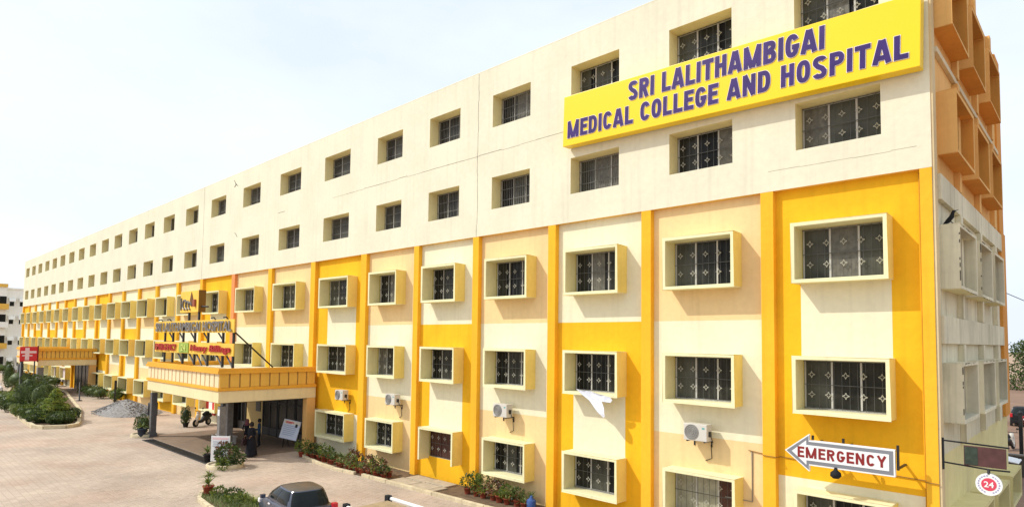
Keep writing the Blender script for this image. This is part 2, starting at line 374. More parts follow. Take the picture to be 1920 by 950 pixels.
def wall_holes(mb, x0, x1, z0, z1, holes, y, dep, pick, zbr=(), xbr=(), rmi=1):
    xs = sorted({x0, x1, *[h[0] for h in holes], *[h[1] for h in holes], *[b for b in xbr if x0 < b < x1]})
    zs = sorted({z0, z1, *[h[2] for h in holes], *[h[3] for h in holes], *[b for b in zbr if z0 < b < z1]})
    for a, b in zip(xs, xs[1:]):
        for c, d in zip(zs, zs[1:]):
            mx_, mz = (a+b)/2, (c+d)/2
            if any(h[0] < mx_ < h[1] and h[2] < mz < h[3] for h in holes): continue
            mb.quad((a, y, c), (b, y, c), (b, y, d), (a, y, d), pick(mx_, mz))
    for a, b, c, d in holes:
        e = y+dep
        mb.quad((a, y, c), (a, e, c), (a, e, d), (a, y, d), rmi); mb.quad((b, y, c), (b, e, c), (b, e, d), (b, y, d), rmi)
        mb.quad((a, y, d), (b, y, d), (b, e, d), (a, e, d), rmi); mb.quad((a, y, c), (b, y, c), (b, e, c), (a, e, c), 0)
# upper two storeys: one plastered wall with deep openings
uh = []
for k, c in enumerate(UC):
    for z0, z1 in ((11.38, 12.69), (14.757, 16.088)): uh.append((c-up_w(k)/2, c+up_w(k)/2, z0, z1))
mb = MB(); wall_holes(mb, XL, XR, ZB, ZT, uh, 0, .62, lambda x, z: 0)
mb.quad((XL, 0, ZB), (XR, 0, ZB), (XR, .2, ZB), (XL, .2, ZB), 2)
hb(mb, 'upper_wall', [cream, reveal, ochre])
mb = MB(); mb.box(XL, XR-.002, .003, .30, ZT+.001, ZT+.06); hb(mb, 'coping', cream, .015)
for xj, wj in ((-48.9, .035), (-18.95, .022)):
    mb = MB(); z = ZB
    while z < ZT-.05:
        z2 = min(z+random.uniform(.4, .9), ZT); x = xj+random.uniform(-.03, .03); mb.box(x-wj/2, x+wj/2, -.004, .02, z, z2); z = z2
    hb(mb, 'expansion_joint', crackm)
for (xa, xb, zc, tt) in ((-30.5, -14.1, 13.72, .018), (-36.9, -36.0, 13.7, .03), (-6.9, -3.3, 10.9, .006)):
    mb = MB(); x = xa
    while x < xb:
        x2 = min(x+random.uniform(.5, 1.4), xb); z = zc+random.uniform(-.02, .02); mb.box(x, x2, -.004, .02, z, z+tt*random.uniform(.5, 1.2)); x = x2
    hb(mb, 'plaster_crack', crackm)
mb = MB()
for (x, z, a, l) in ((-43.6, 16.9, -.9, .5), (-43.3, 16.6, -.5, .4), (-43.5, 16.4, .6, .35), (-43.2, 13.2, -.7, .5)):
    for q in range(4):
        x2 = x+math.cos(a)*l/4+random.uniform(-.03, .03); z2 = z+math.sin(a)*l/4
        mb.tube([(x, -.01, z), (x2, -.01, z2)], .02, 4); x, z = x2, z2
hb(mb, 'plaster_crack', dark)
# pilasters
for k, x in enumerate(PX):
    mb = MB(); h = PWD[k]/2; mb.box(x-h, x+h, 0, .24, 2.76 if k == 8 else 3.6 if k == 17 else 0, ZB-.002)
    o = hb(mb, 'pilaster', salmon if k == 9 else pily, .012)
    if k == 9: o['label'] = 'salmon pink pilaster'
# painted bays with window openings
H3, H2, H1 = (7.70, 9.30), (4.25, 5.75), (.85, 2.25)
KIND = 'YPCPCPZpPYPCPCPYPCYPCPCPY'
MI = {'cream': 0, 'reveal': 1, 'yellow': 2, 'peach': 3, 'pale': 4}
PORCH = {7, 8}; PORCH2 = {16, 17}
T = .09
def paint(k):
    t = KIND[k]; c = HC[k]; hw = hd_w(k)/2-.05
    def f(x, z):
        inr = abs(x-c) < hw
        if t in 'YZ':
            if inr and H2[1] < z < H3[0]: return 4
            if z < (2.47 if t == 'Y' else 2.2): return 4
            return 2
        if t == 'C':
            if z > 6.75: return 4
            return 4 if (inr and H1[1] < z < H2[0]) else 2
        if z > 6.75: return 3
        if t == 'p' : return 4
        return 4 if z > 3.25 else 3
    return f
bays = {}
for k in range(25):
    xr, xl = PX[k]-PWD[k]/2, PX[k+1]+PWD[k+1]/2
    c, hw = HC[k], hd_w(k)/2-T
    lv = [H3, H2] + ([] if k in PORCH | PORCH2 else [H1])
    holes = [(c-hw, c+hw, a+T, b-T) for a, b in lv]
    z0 = 2.75 if k in PORCH else 0
    mb = MB(); wall_holes(mb, xl, xr, z0, ZB, holes, .2, .13, paint(k), zbr=(2.2, 2.47, 3.25, 6.75, *H3, *H2, *H1), xbr=(c-hw-.04, c+hw+.04), rmi=5)
    hb(mb, 'wall_bay', [cream, reveal, yellow, peach, pale, hoody])
# hoods (boxed surrounds)
def hood_mesh(wd, h, open_bottom=False):
    mb = MB(); a, f, bk = T, 0.0, .57; w2 = wd/2
    o = [(-w2, 0), (w2, 0), (w2, h), (-w2, h)]; n = [(-w2+a, a), (w2-a, a), (w2-a, h-a), (-w2+a, h-a)]
    sides = range(4) if not open_bottom else (1, 2, 3)
    if open_bottom: n[0] = (-w2+a, 0); n[1] = (w2-a, 0)
    for k in sides:
        p, q, r, s_ = o[k], o[(k+1) % 4], n[(k+1) % 4], n[k]
        mb.quad((p[0], f, p[1]), (q[0], f, q[1]), (r[0], f, r[1]), (s_[0], f, s_[1]), 0)
        mb.quad((p[0], f, p[1]), (q[0], f, q[1]), (q[0], bk, q[1]), (p[0], bk, p[1]), 1 if k in (1, 3) else 0)
        mb.quad((s_[0], f, s_[1]), (r[0], f, r[1]), (r[0], bk, r[1]), (s_[0], bk, s_[1]), 2 if k in (1, 3) else 0)
    return mb.mesh('window_hood', [hoodc, hoody, reveal], .014)
HM = {}
def hood(k, lv, z0, z1):
    ob = (k == 4 and lv == 1); key = (k >= 6, lv, ob)
    if key not in HM: HM[key] = hood_mesh(hd_w(k), z1-z0, ob)
    o = link('window_hood', HM[key], hosp, (HC[k]-XR, -.37, z0)); return o
# windows
WC = {}
def window_meshes(wd, h, near):
    key = (round(wd, 2), round(h, 2), near)
    if key in WC: return WC[key]
    fr = MB(); t = .045; w2 = wd/2
    fr.box(-w2, w2, -.05, .0, 0, t); fr.box(-w2, w2, -.05, .0, h-t, h); fr.box(-w2, -w2+t, -.05, .0, t, h-t); fr.box(w2-t, w2, -.05, .0, t, h-t)
    for q in (-1, 1): fr.box(q*wd/6-.024, q*wd/6+.024, -.05, .0, t, h-t)
    fr.box(-w2, w2, .022, .03, 0, h, 1)                              # closes the opening behind the panes
    frame = fr.mesh('window', [alu, black])
    pw = wd/3-.05
    if near:
        pn = MB(); pn.box(-pw/2, pw/2, -.024, -.012, t, h-t); pane = pn.mesh('pane', gl[0])
    else:
        pn = MB()
        for q in (-1, 0, 1): pn.box(q*wd/3-pw/2, q*wd/3+pw/2, -.024, -.012, t, h-t)
        pane = pn.mesh('pane', gl[0])
    gr = MB(); n = int(wd/.19)
    for q in range(n+1):
        x = -w2+.02+(wd-.04)*q/n; gr.box(x-.004, x+.004, -.103, -.095, .02, h-.02, 0)
    for z in (.04, h*.5, h-.04): gr.box(-w2+.01, w2-.01, -.109, -.089, z-.008, z+.008, 0)
    nf = max(5, int(wd/.36))
    for q in range(nf):
        x = -w2+wd*(q+.5)/nf
        for z in (h*.30, h*.70):
            for a in range(4):
                d = Vector((math.cos(a*math.pi/2), 0, math.sin(a*math.pi/2))); e = Vector((-d.z, 0, d.x)); c = Vector((x, -.112, z))
                gr.tube([c+d*.085, c+(d+e)*.024, c+e*.085], .0095, 4, 1, cap=False)
    grille = gr.mesh('grille', [bar, flower])
    g2 = MB(); n = int(wd/.10)
    for q in range(n+1):
        x = -w2+.02+(wd-.04)*q/n; g2.box(x-.0065, x+.0065, -.106, -.093, .02, h-.02, 0)
    for z in (.04, h*.33, h*.66, h-.04): g2.box(-w2+.01, w2-.01, -.110, -.089, z-.008, z+.008, 0)
    bars = g2.mesh('grille_bars', [mat('bar_grey', (.17, .165, .15), rough=.5, var=.3, scale=3)])
    WC[key] = (frame, pane, grille, bars); return WC[key]
def shade_of(me, m):
    c = me.copy(); c.materials.clear(); c.materials.append(m); return c
PANES = {}
def put_window(k, cx, y, z, wd, h, lv):
    near = k < 10
    frame, pane, grille, bars = window_meshes(wd, h, near)
    if lv == 1 and k == 4:
        fb = bpy.data.meshes.get('window_brown')
        if not fb: fb = frame.copy(); fb.name = 'window_brown'; fb.materials[0] = brownw
        frame = fb
    o = link('window', frame, hosp, (cx-XR, y, z))
    if near:
        for q in (-1, 0, 1):
            m = random.choices(gl+[drape], (5, 4, 3, 1.6))[0]
            if k == 1 and lv == 1: m = curtain if q < 1 else brownw
            if k == 4 and lv == 1: m = brownw
            key = (pane.name, m.name)
            if key not in PANES: PANES[key] = shade_of(pane, m)
            link('pane', PANES[key], o, (q*wd/3+(random.choice((-1, 1))*random.uniform(.1, .3) if random.random() < .22 else 0)*(1 if q == 0 else -q if abs(q) else 0)*(1 if q == 0 else random.choice((1, 1))), random.choice((0, 0, -.004)), 0))
        link('grille', bars if (lv > 3 and k > 2) or (lv > 3 and k == 2 and random.random() < .5) else grille, o)
    else: link('pane', pane, o)
    return o
for k in range(25):
    for lv, (z0, z1) in ((5, (14.757, 16.088)), (4, (11.38, 12.69))): put_window(k, UC[k], .61, z0, up_w(k), z1-z0, lv)
    for lv, (z0, z1) in ((3, H3), (2, H2), (1, H1)):
        if lv == 1 and k in PORCH | PORCH2: continue
        hood(k, lv, z0, z1)
        put_window(k, HC[k], .32, z0+T, hd_w(k)-2*T, z1-z0-2*T, lv)
# right-hand end wall
mb = MB()
mb.quad((XR, .0, 10.12), (XR, DEP, 10.12), (XR, DEP, ZT), (XR, .0, ZT), 0); mb.quad((XR, .0, 3.45), (XR, DEP, 3.45), (XR, DEP, 10.12), (XR, .0, 10.12), 1)
mb.quad((XR, .0, 0), (XR, DEP, 0), (XR, DEP, 3.45), (XR, .0, 3.45), 2)
hb(mb, 'end_wall', [orange2, greyc, lime])
mb = MB(); mb.quad((XL, 0, 0), (XL, DEP, 0), (XL, DEP, ZT), (XL, 0, ZT)); mb.quad((XL, DEP, 0), (XR, DEP, 0), (XR, DEP, ZT), (XL, DEP, ZT)); hb(mb, 'rear_wall', cream)
mb = MB(); mb.quad((XL, .3, ZT-.02), (XR, .3, ZT-.02), (XR, DEP, ZT-.02), (XL, DEP, ZT-.02)); hb(mb, 'roof', greyc)
mb = MB(); mb.box(XR, XR+.05, .02, .36, .0, ZT-.002); hb(mb, 'corner_strip', mat('corner_tan', (.66, .52, .30), var=.15, **P))
mb = MB(); mb.box(XR, XR+.10, 11.9, DEP+.02, 3.5, 10.4); mb.box(XR, XR+.06, 11.95, DEP+.02, 10.41, ZT-.01); hb(mb, 'corner_pilaster', orange)
mb = MB(); mb.box(XR, XR+.10, .37, 11.89, 13.28, 13.42); hb(mb, 'ledge', mat('ledge_pale', (.66, .56, .38), var=.15, **P), .01)
mb = MB(); mb.box(XR, XR+.12, .37, 11.89, 9.62, 10.25); hb(mb, 'ledge', greyc, .015)
mb = MB(); mb.box(XR, XR+.12, .37, 11.89, 6.12, 6.80); hb(mb, 'ledge', greyc, .015)
def side_hood(y0, y1, z0, z1, pr, mo, mu, mi):
    mb = MB(); a = .08; X = XR; f = XR+pr
    o = [(y0, z0), (y1, z0), (y1, z1), (y0, z1)]; n = [(y0+a, z0+a), (y1-a, z0+a), (y1-a, z1-a), (y0+a, z1-a)]
    for k in range(4):
        p, q, r, s_ = o[k], o[(k+1) % 4], n[(k+1) % 4], n[k]
        mb.quad((f, *p), (f, *q), (f, *r), (f, *s_), 0); mb.quad((f, *p), (f, *q), (X, *q), (X, *p), 1 if k == 0 else 0); mb.quad((f, *s_), (f, *r), (X, *r), (X, *s_), 2)
    mb.quad((X+.02, y0+a, z0+a), (X+.02, y1-a, z0+a), (X+.02, y1-a, z1-a), (X+.02, y0+a, z1-a), 3)
    o = hb(mb, 'window_hood', [mo, mu, mi, gl[2]], .012)
    wf = MB()
    for yy in (y0+a+.03, (y0*2+y1)/3, (y0+2*y1)/3, y1-a-.03): wf.box(X+.03, X+.06, yy-.025, yy+.025, z0+a, z1-a)
    hb(wf, 'window_frame', alu)
for (y0, y1) in ((.40, 2.95), (3.64, 6.15), (7.04, 9.75)):
    side_hood(y0, y1, 13.88, 15.66, .41, orange2, orange, orange)  # both orange rows: shade painted as darker orange below and inside
for (y0, y1) in ((.75, 3.5), (4.1, 6.5), (7.1, 9.6)):
    side_hood(y0, y1, 10.80, 12.40, .41, orange2, orange, orange)
for (y0, y1) in ((.72, 3.4), (4.15, 6.5), (7.0, 9.4)):
    side_hood(y0, y1, 7.46, 9.05, .41, greyc, hoodc, greyc)
for (y0, y1) in ((.72, 3.1), (3.95, 6.45), (7.1, 9.4)):
    side_hood(y0, y1, 4.22, 5.66, .41, greyc, hoodc, greyc)
side_hood(1.0, 3.6, 1.2, 2.1, .62, lime, lime, lime); side_hood(4.3, 7.0, 1.0, 2.0, .62, lime, lime, lime); side_hood(7.7, 10.4, 1.0, 2.0, .62, lime, lime, lime)
for yy in (3.1, 6.65, 10.1):
    for z0, z1, m_ in ((13.43, 17.2, orange2), (10.26, 13.27, orange2), (6.81, 9.61, greyc), (3.5, 6.11, greyc)):
        mb = MB(); mb.box(XR, XR+.14, yy-.16, yy+.16, z0, z1); hb(mb, 'wall_rib', m_, .01)
# dark weather stains along the old hood edges on the end wall
mb = MB()
for (y0, y1, zz) in ((.8, 3.4, 9.05), (4.2, 6.5, 9.05), (.8, 3.0, 5.66), (4, 6.4, 5.66), (7.2, 9.3, 5.66), (.8, 3.3, 7.46), (4.2, 6.4, 7.46)):
    for q in range(7):
        y = random.uniform(y0, y1-.3); l = random.uniform(.08, .4); mb.box(XR+.409, XR+.412, y, y+l, zz-random.uniform(.008, .03), zz-.004)
for zz0, zz1, yy in ((7.5, 9.0, .72), (4.3, 5.6, .72), (7.5, 9.0, 4.15)):
    for q in range(6):
        z = random.uniform(zz0, zz1); mb.box(XR+.395, XR+.415, yy-.004, yy+.01, z, z+random.uniform(.03, .15))
hb(mb, 'weather_stain', mat('mould_black', (.10, .09, .075), rough=1, var=.5, scale=10))
# entrance lobby behind the porch (bays 7 and 8)
ex0, ex1 = PX[9]+.25, PX[7]-.25
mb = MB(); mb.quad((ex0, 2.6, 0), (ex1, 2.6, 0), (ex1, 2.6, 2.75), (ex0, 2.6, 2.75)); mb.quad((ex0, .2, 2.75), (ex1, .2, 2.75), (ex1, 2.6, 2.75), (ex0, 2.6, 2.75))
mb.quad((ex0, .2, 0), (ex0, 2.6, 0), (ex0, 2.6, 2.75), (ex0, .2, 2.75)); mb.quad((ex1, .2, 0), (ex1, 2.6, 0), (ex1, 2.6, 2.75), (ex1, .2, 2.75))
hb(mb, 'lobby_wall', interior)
mb = MB(); mb.box(-41.6, -39.3, .55, .75, 0, 2.74); hb(mb, 'lobby_wall', mat('lobby_cream', (.62, .44, .17), var=.1))
for x0, x1 in ((-39.2, -37.2), (-37.1, -35.0), (-34.9, -32.75), (-42.9, -41.7)):
    mb = MB(); mb.box(x0, x0+.08, .5, .58, 0, 2.7); mb.box(x1-.08, x1, .5, .58, 0, 2.7); mb.box((x0+x1)/2-.05, (x0+x1)/2+.05, .5, .58, 0, 2.7); mb.box(x0+.09, x1-.09, .5, .58, 2.05, 2.15); mb.box(x0+.09, x1-.09, .5, .58, 0, .5, 1)
    d = hb(mb, 'entrance_door', [mat('door_grey', (.05, .048, .045), var=.1), mat('door_kick', (.06, .052, .045), var=.2)])
    mb = MB(); mb.box(x0+.09, x1-.09, .53, .55, .5, 2.7); hb(mb, 'pane', gl[2], 0, d)
mb = MB(); mb.box(-40.15, -39.55, .49, .54, 1.35, 2.15); hb(mb, 'notice_frame', [mat('notice_grey', (.16, .15, .12), var=.2)])
# far entrance glazing (bays 16 and 17)
for x0, x1 in ((-86.4, -83.4), (-83.3, -80.2), (-80.1, -77.2)):
    mb = MB(); mb.box(x0, x0+.1, .05, .15, 0, 2.8); mb.box(x1-.1, x1, .05, .15, 0, 2.8); mb.box((x0+x1)/2-.05, (x0+x1)/2+.05, .05, .15, 0, 2.8)
    d = hb(mb, 'entrance_door', dark); mb = MB(); mb.box(x0+.1, x1-.1, .08, .12, 0, 2.8); hb(mb, 'pane', gl[2], 0, d)
# conduits and thin cables fixed to the wall
mb = MB(); mb.tube([(-7.5, .17, 3.0), (-7.5, .17, 1.6), (-8.3, .17, 1.6)], .018, 5); hb(mb, 'conduit', greyp)
mb = MB(); mb.tube([(-7.6, .17, 3.03), (-7.14, .17, 2.98), (-7.1, -.03, 2.98), (-6.75, -.03, 2.97), (-6.7, .17, 2.97), (-6.1, .17, 2.95), (-3.3, .17, 2.86), (-3.27, -.03, 2.86), (-2.98, -.03, 2.85)], .012, 5); hb(mb, 'cable', mat('cable_brown', (.30, .15, .03), var=.2))
mb = MB(); mb.tube([(-3.30, .17, 2.2), (-3.30, .17, 10.3)], .014, 5); hb(mb, 'conduit', mat('pipe_ochre', (.55, .27, .02), var=.2))

# ------------------------------------------------------------------ big yellow sign
sg = thing('hospital_sign', 'long bright yellow sign board with purple lettering high on the cream wall', 'sign', (-8.55, -.05, 13.74)); sg.rotation_euler.y = R(1.6)
mb = MB(); mb.box(-5.48, 5.46, -.36, .0, -.87, .93); mb.build('sign_board', [signy], sg, .015)
for nm, sc_, dep, m_, off in (('letter_edge', .035, .008, letterw, -.372), ('lettering', .012, .008, purple, -.384)):
    e = .016 if nm == 'letter_edge' else 0
    for body, x0, x1, z0, h in (('SRI LALITHAMBIGAI', -2.75, 3.32, .16, .63), ('MEDICAL COLLEGE AND HOSPITAL', -5.28, 5.22, -.61, .60)):
        link(nm, glyph_mesh(body, x1-x0, h, dep, nm, m_, e), sg, (x0, off, z0))
for x in (-4.8, 0, 4.8):
    mb = MB(); mb.box(x-.04, x+.04, -.02, .06, -.6, .6); mb.build('bracket', dark, sg)

# ------------------------------------------------------------------ arrow sign
ar = thing('arrow_sign', 'white arrow sign pointing left with dark red lettering on the yellow bay', 'sign', (-5.0, -.55, 3.3))
def arrow(s0, hh, sh): return [(-1.25-s0, 0), (-.70+s0*.2, hh), (-.70+s0*.2, sh), (1.20+s0, sh), (1.20+s0, -sh), (-.70+s0*.2, -sh), (-.70+s0*.2, -hh)]
mb = MB(); mb.prism(arrow(.03, .46, .31), -.06, .02); mb.build('board', white, ar, .008)
def arrow_in(d): return [(-1.25+1.6*d, 0), (-.70-d*.6, .43-1.4*d), (-.70-d*.6, .28-d), (1.20-d, .28-d), (1.20-d, -.28+d), (-.70-d*.6, -.28+d), (-.70-d*.6, -.43+1.4*d)]
mb = MB(); mb.prism(arrow_in(0), -.066, -.061); mb.build('outline', sgrey, ar)
mb = MB(); mb.prism(arrow_in(.085), -.072, -.067); mb.build('face', white, ar)
link('lettering', glyph_mesh('EMERGENCY', 2.05, .27, .006, 'lettering', maroon, 0, .2), ar, (-.98, -.078, -.13))
for x in (-.62, .1): mb = MB(); mb.box(x-.02, x+.02, .021, .74, .20, .24); mb.box(x-.025, x+.025, .0, .05, .33, .44); mb.build('strut', dark, ar)
mb = MB(); mb.box(1.26, 1.31, -.02, .04, -.16, .42); mb.box(1.26, 1.31, .04, .74, -.14, -.10); mb.build('strut', dark, ar)
mb = MB(); mb.lathe([(.03, .16), (.05, .1), (.12, .04), (.13, -.04), (.07, -.1)], (-.05, -.1, -.44)); mb.tube([(-.05, -.08, -.3), (-.05, .2, -.32), (-.05, .73, -.34)], .015, 5); mb.build('lamp', black, ar)

# ------------------------------------------------------------------ projecting sign at the corner
pj = thing('projecting_sign', 'dark maroon board hung on a bracket with a round white disc below at the corner', 'sign', (-2.95, .1, 3.35))
mb = MB(); mb.tube([(0, 0, .52), (1.25, 0, .48)], .02, 6); mb.tube([(0, 0, .02), (.9, 0, -.04), (1.25, 0, -.03)], .02, 6); mb.tube([(.02, 0, -.15), (.02, 0, .58)], .025, 6); mb.build('bracket', dark, pj)
mb = MB(); mb.box(.42, 1.19, -.03, .03, .01, .45); mb.build('board', boardm, pj, .006)
mb = MB(); mb.box(.435, .68, -.035, -.031, .03, .43); mb.build('print', mat('board_green', (.035, .05, .035), var=.4, scale=9), pj)
dc = Vector((.87, -.02, -.36))
mb = MB(); mb.tube([dc+Vector((0, -.02, 0)), dc+Vector((0, .04, 0))], .245, 36); mb.tube([dc+Vector((0, 0, .22)), dc+Vector((0, 0, .34))], .03, 8, 1); dsk = mb.build('disc', [white, dark], pj)
mb = MB(); mb.tube([dc+Vector((0, -.026, 0)), dc+Vector((0, -.021, 0))], .14, 30); mb.build('red_disc', mat('disc_red', (.62, .06, .10), var=.05), dsk)
mb = MB()
for q in range(22):
    a = q/22*2*math.pi
    if q in (5, 16, 17): continue
    c = dc+Vector((math.cos(a)*.19, -.0215, math.sin(a)*.19)); u = Vector((-math.sin(a), 0, math.cos(a)))*.019; v = Vector((math.cos(a), 0, math.sin(a)))*.015
    mb.quad(c-u-v, c+u-v, c+u+v, c-u+v)
mb.build('ring_print', mat('ring_print_blue', (.36, .34, .52), var=.3, scale=20), dsk)['kind'] = 'stuff'
link('lettering', text_mesh('24', .18, .13, .004, .02, 'lettering', white), dsk, (dc.x-.09, dc.y-.031, dc.z-.065))

# ------------------------------------------------------------------ air conditioners
def ac(label, x, z):
    t = thing('air_conditioner', label, 'air conditioner', (x, .2, z), 0, 'outdoor air conditioner units on the facade'); t.scale = (.92, 1, .92)
    mb = MB(); mb.box(-.40, .40, -.52, -.18, -.27, .27); mb.build('casing', ivory, t, .02)
    mb = MB()
    for r in (.07, .13, .19, .235): 
        pts = [(-.12+r*math.cos(a*math.pi/10), -.53, r*math.sin(a*math.pi/10)) for a in range(21)]; mb.tube(pts, .008, 4, cap=False)
    mb.tube([(-.12, -.522, 0), (-.12, -.526, 0)], .25, 24, 1); mb.build('fan_grille', [mat('ac_wire', (.34, .33, .30), var=.1), greyp], t)
    mb = MB(); mb.box(.24, .33, -.524, -.521, .12, .17); mb.build('badge', mat('badge_teal', (.10, .36, .34), var=.1), t)
    for sx in (-.3, .3):
        mb = MB(); mb.box(sx-.02, sx+.02, -.5, 0, -.31, -.275); mb.box(sx-.02, sx+.02, -.03, 0, -.5, -.31); mb.build('bracket', dark, t)
    mb = MB(); mb.box(.402, .44, -.40, -.28, -.12, .04); mb.tube([(.43, -.32, -.08), (.46, -.25, -.3), (.30, -.06, -.42), (.32, -.04, -.85), (.1, -.03, -.95)], .014, 5); mb.build('pipe', dark, t)
    return t
ac('largest white air conditioner unit, on the peach bay next to the arrow sign', -9.0, 3.43)
ac('white air conditioner unit on the bay left of the hanging white cloth', -17.15, 3.38)
ac('white air conditioner unit on the peach bay left of the brown shuttered window', -24.35, 3.28)
ac('white air conditioner unit on the yellow bay right beside the entrance porch', -28.8, 3.18)

# ------------------------------------------------------------------ cloth on hood, crow
pts = [(-13.34, 4.45), (-12.72, 4.40), (-11.98, 4.26), (-11.90, 4.16), (-11.96, 4.08), (-12.28, 4.10), (-12.15, 3.88), (-12.13, 3.62), (-12.22, 3.57), (-12.42, 3.72), (-12.80, 4.10)]
mb = MB(); mb.prism(pts, -.4, -.39); me = mb.mesh('hanging_cloth', clothw)
b = bmesh.new(); b.from_mesh(me); bmesh.ops.triangulate(b, faces=b.faces); bmesh.ops.subdivide_edges(b, edges=b.edges, cuts=3)
for v in b.verts: v.co.y += -.02+.035*math.sin(v.co.x*9+v.co.z*5)+.03*math.sin(v.co.z*8)-.03
b.to_mesh(me); b.free(); tag(link('hanging_cloth', me), 'white cloth hanging out over the lower edge of a window box', 'cloth')
cw = thing('crow', 'black crow perched on the top edge of a pale window box on the end wall', 'bird', (-2.72, .98, 9.06), R(18)); cw.rotation_euler.y = R(-32); cw.scale = (.9, .8, .9)
mb = MB(); mb.tube([(-.36, 0, .10), (-.22, 0, .13), (-.08, 0, .17), (.06, 0, .22), (.13, 0, .29), (.18, 0, .32), (.23, 0, .31)], [.015, .035, .062, .062, .045, .042, .012], 10); mb.build('body', black, cw)
mb = MB(); mb.tube([(.21, 0, .31), (.30, 0, .295)], [.018, .004], 6); mb.build('beak', dark, cw)
for s in (-1, 1):
    mb = MB(); mb.tube([(-.03, s*.03, .14), (.0, s*.03, .0), (.04, s*.03, .005)], .007, 5); mb.build('leg', dark, cw)
    mb = MB(); mb.quad((.06, s*.064, .24), (-.1, s*.070, .20), (-.34, s*.03, .11), (-.12, s*.075, .13)); mb.build('wing', black, cw)

# ------------------------------------------------------------------ porches
def porch(name, label, x0, x1, d, zs, zt, nfront, nside):
    t = thing(name, label, 'porch', ((x0+x1)/2, -d/2, 0)); o = Vector(t.location)
    def pb(mb, nm, mats, bevel=0):
        mb.v = [(x-o.x, y-o.y, z) for x, y, z in mb.v]; return mb.build(nm, mats, t, bevel)
    zf = zs+.58
    mb = MB(); mb.box(x0, x1, -d, -.002, zs, zf); pb(mb, 'fascia', mat('porch_cream', (.80, .66, .38), var=.08, **P), .02)
    mb = MB(); mb.box(x0-.06, x1+.06, -d-.06, -.004, zf+.002, zf+.16); pb(mb, 'moulding', porcho, .02)
    mb = MB(); mb.box(x0+.10, x1-.10, -d+.10, -.004, zf+.162, zt-.33); mb.box(x0+.10, x1-.10, -d+.10, -d+.21, zt-.329, zt-.262); mb.box(x1-.21, x1-.10, -d+.211, -.01, zt-.329, zt-.262); mb.box(x0+.10, x0+.21, -d+.211, -.01, zt-.329, zt-.262); pb(mb, 'parapet', [mat('parapet_tan', (.62, .44, .18), var=.1, **P)])
    mb = MB()
    for q, za, zb_ in ((.10, zt-.26, zt-.13), (.05, zt-.128, zt)):
        mb.box(x0-q, x1+q, -d-q, -d+.22, za, zb_); mb.box(x0-q, x0+.22, -d+.221, -.004, za, zb_); mb.box(x1-.22, x1+q, -d+.221, -.004, za, zb_)
    pb(mb, 'cap_rail', porcho)
    mb = MB(); mb.box(x0+.25, x1-.25, -d+.25, -.006, zt-.32, zt-.27); pb(mb, 'roof', greyc)
    w_ = (x1-x0)/nfront
    for i in range(nfront):
        mb = MB(); a = x0+i*w_; mb.box(a+.06, a+w_-.06, -d+.0, -d+.098, zf+.163, zt-.262); pb(mb, 'baluster', mat('baluster_cream', (.82, .66, .40), var=.06, **P), .02)
    w_ = (d-.05)/nside
    for i in range(nside):
        mb = MB(); a = -d+i*w_; mb.box(x1-.098, x1, a+.035, a+w_-.035, zf+.163, zt-.262); pb(mb, 'baluster', ochre, .02)
    return t, pb
t1, pb = porch('entrance_porch', 'flat roofed entrance porch with cream balustrade below the rooftop lettering', -42.5, -31.7, 5.2, 2.83, 4.52, 18, 10)
def column(pb, x, y, zs, w_=.22, m_=stone):
    mb = MB(); mb.box(x-w_, x+w_, y-w_, y+w_, 0, zs-.18); mb.box(x-w_-.05, x+w_+.05, y-w_-.05, y+w_+.05, 0, .25); return pb(mb, 'column', m_, .015)
column(pb, -31.98, -4.9, 2.83, .15); column(pb, -35.7, -3.0, 2.8, .16); column(pb, -42.2, -4.9, 2.83, .16, mat('dark_granite', (.12, .115, .11), rough=.5, var=.25, scale=6)); column(pb, -41.6, -.9, 2.83, .2)
mb = MB(); mb.box(-32.10, -31.86, -5.055, -5.05, 2.2, 2.5); pb(mb, 'notice', white)
mb = MB(); mb.box(-32.15, -31.72, -.5, -.003, 0, 2.828); pb(mb, 'pier', orange2, .012)
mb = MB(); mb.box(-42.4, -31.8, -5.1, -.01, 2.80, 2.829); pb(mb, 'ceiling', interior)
t2, pb2 = porch('far_porch', 'far entrance porch with ochre balustrade near the red board', -88.5, -77.0, 5.0, 3.0, 4.72, 16, 14)
for x, y in ((-77.4, -4.7), (-88.1, -4.7)): column(pb2, x, y, 3.0, .25)
mb = MB(); mb.box(-77.5, -77.03, -.6, -.003, 0, 2.998); pb2(mb, 'pier', orange2, .012)
# paving under the porch with shade in its colour, edge drain
mb = MB(); mb.box(-42.6, -32.0, -5.05, .2, -.02, .03); fl = struct(mb.build('porch_floor', shadefloor, None, .01))
mb = MB(); mb.box(-41.2, -31.4, -5.75, -5.12, -.02, .012); dr = struct(mb.build('drain', drainm))
mb = MB()
for q in range(40): mb.box(-41.1+q*.245, -41.0+q*.245, -5.68, -5.2, .0125, .03)
mb.build('grating', dark, dr)['kind'] = 'stuff'

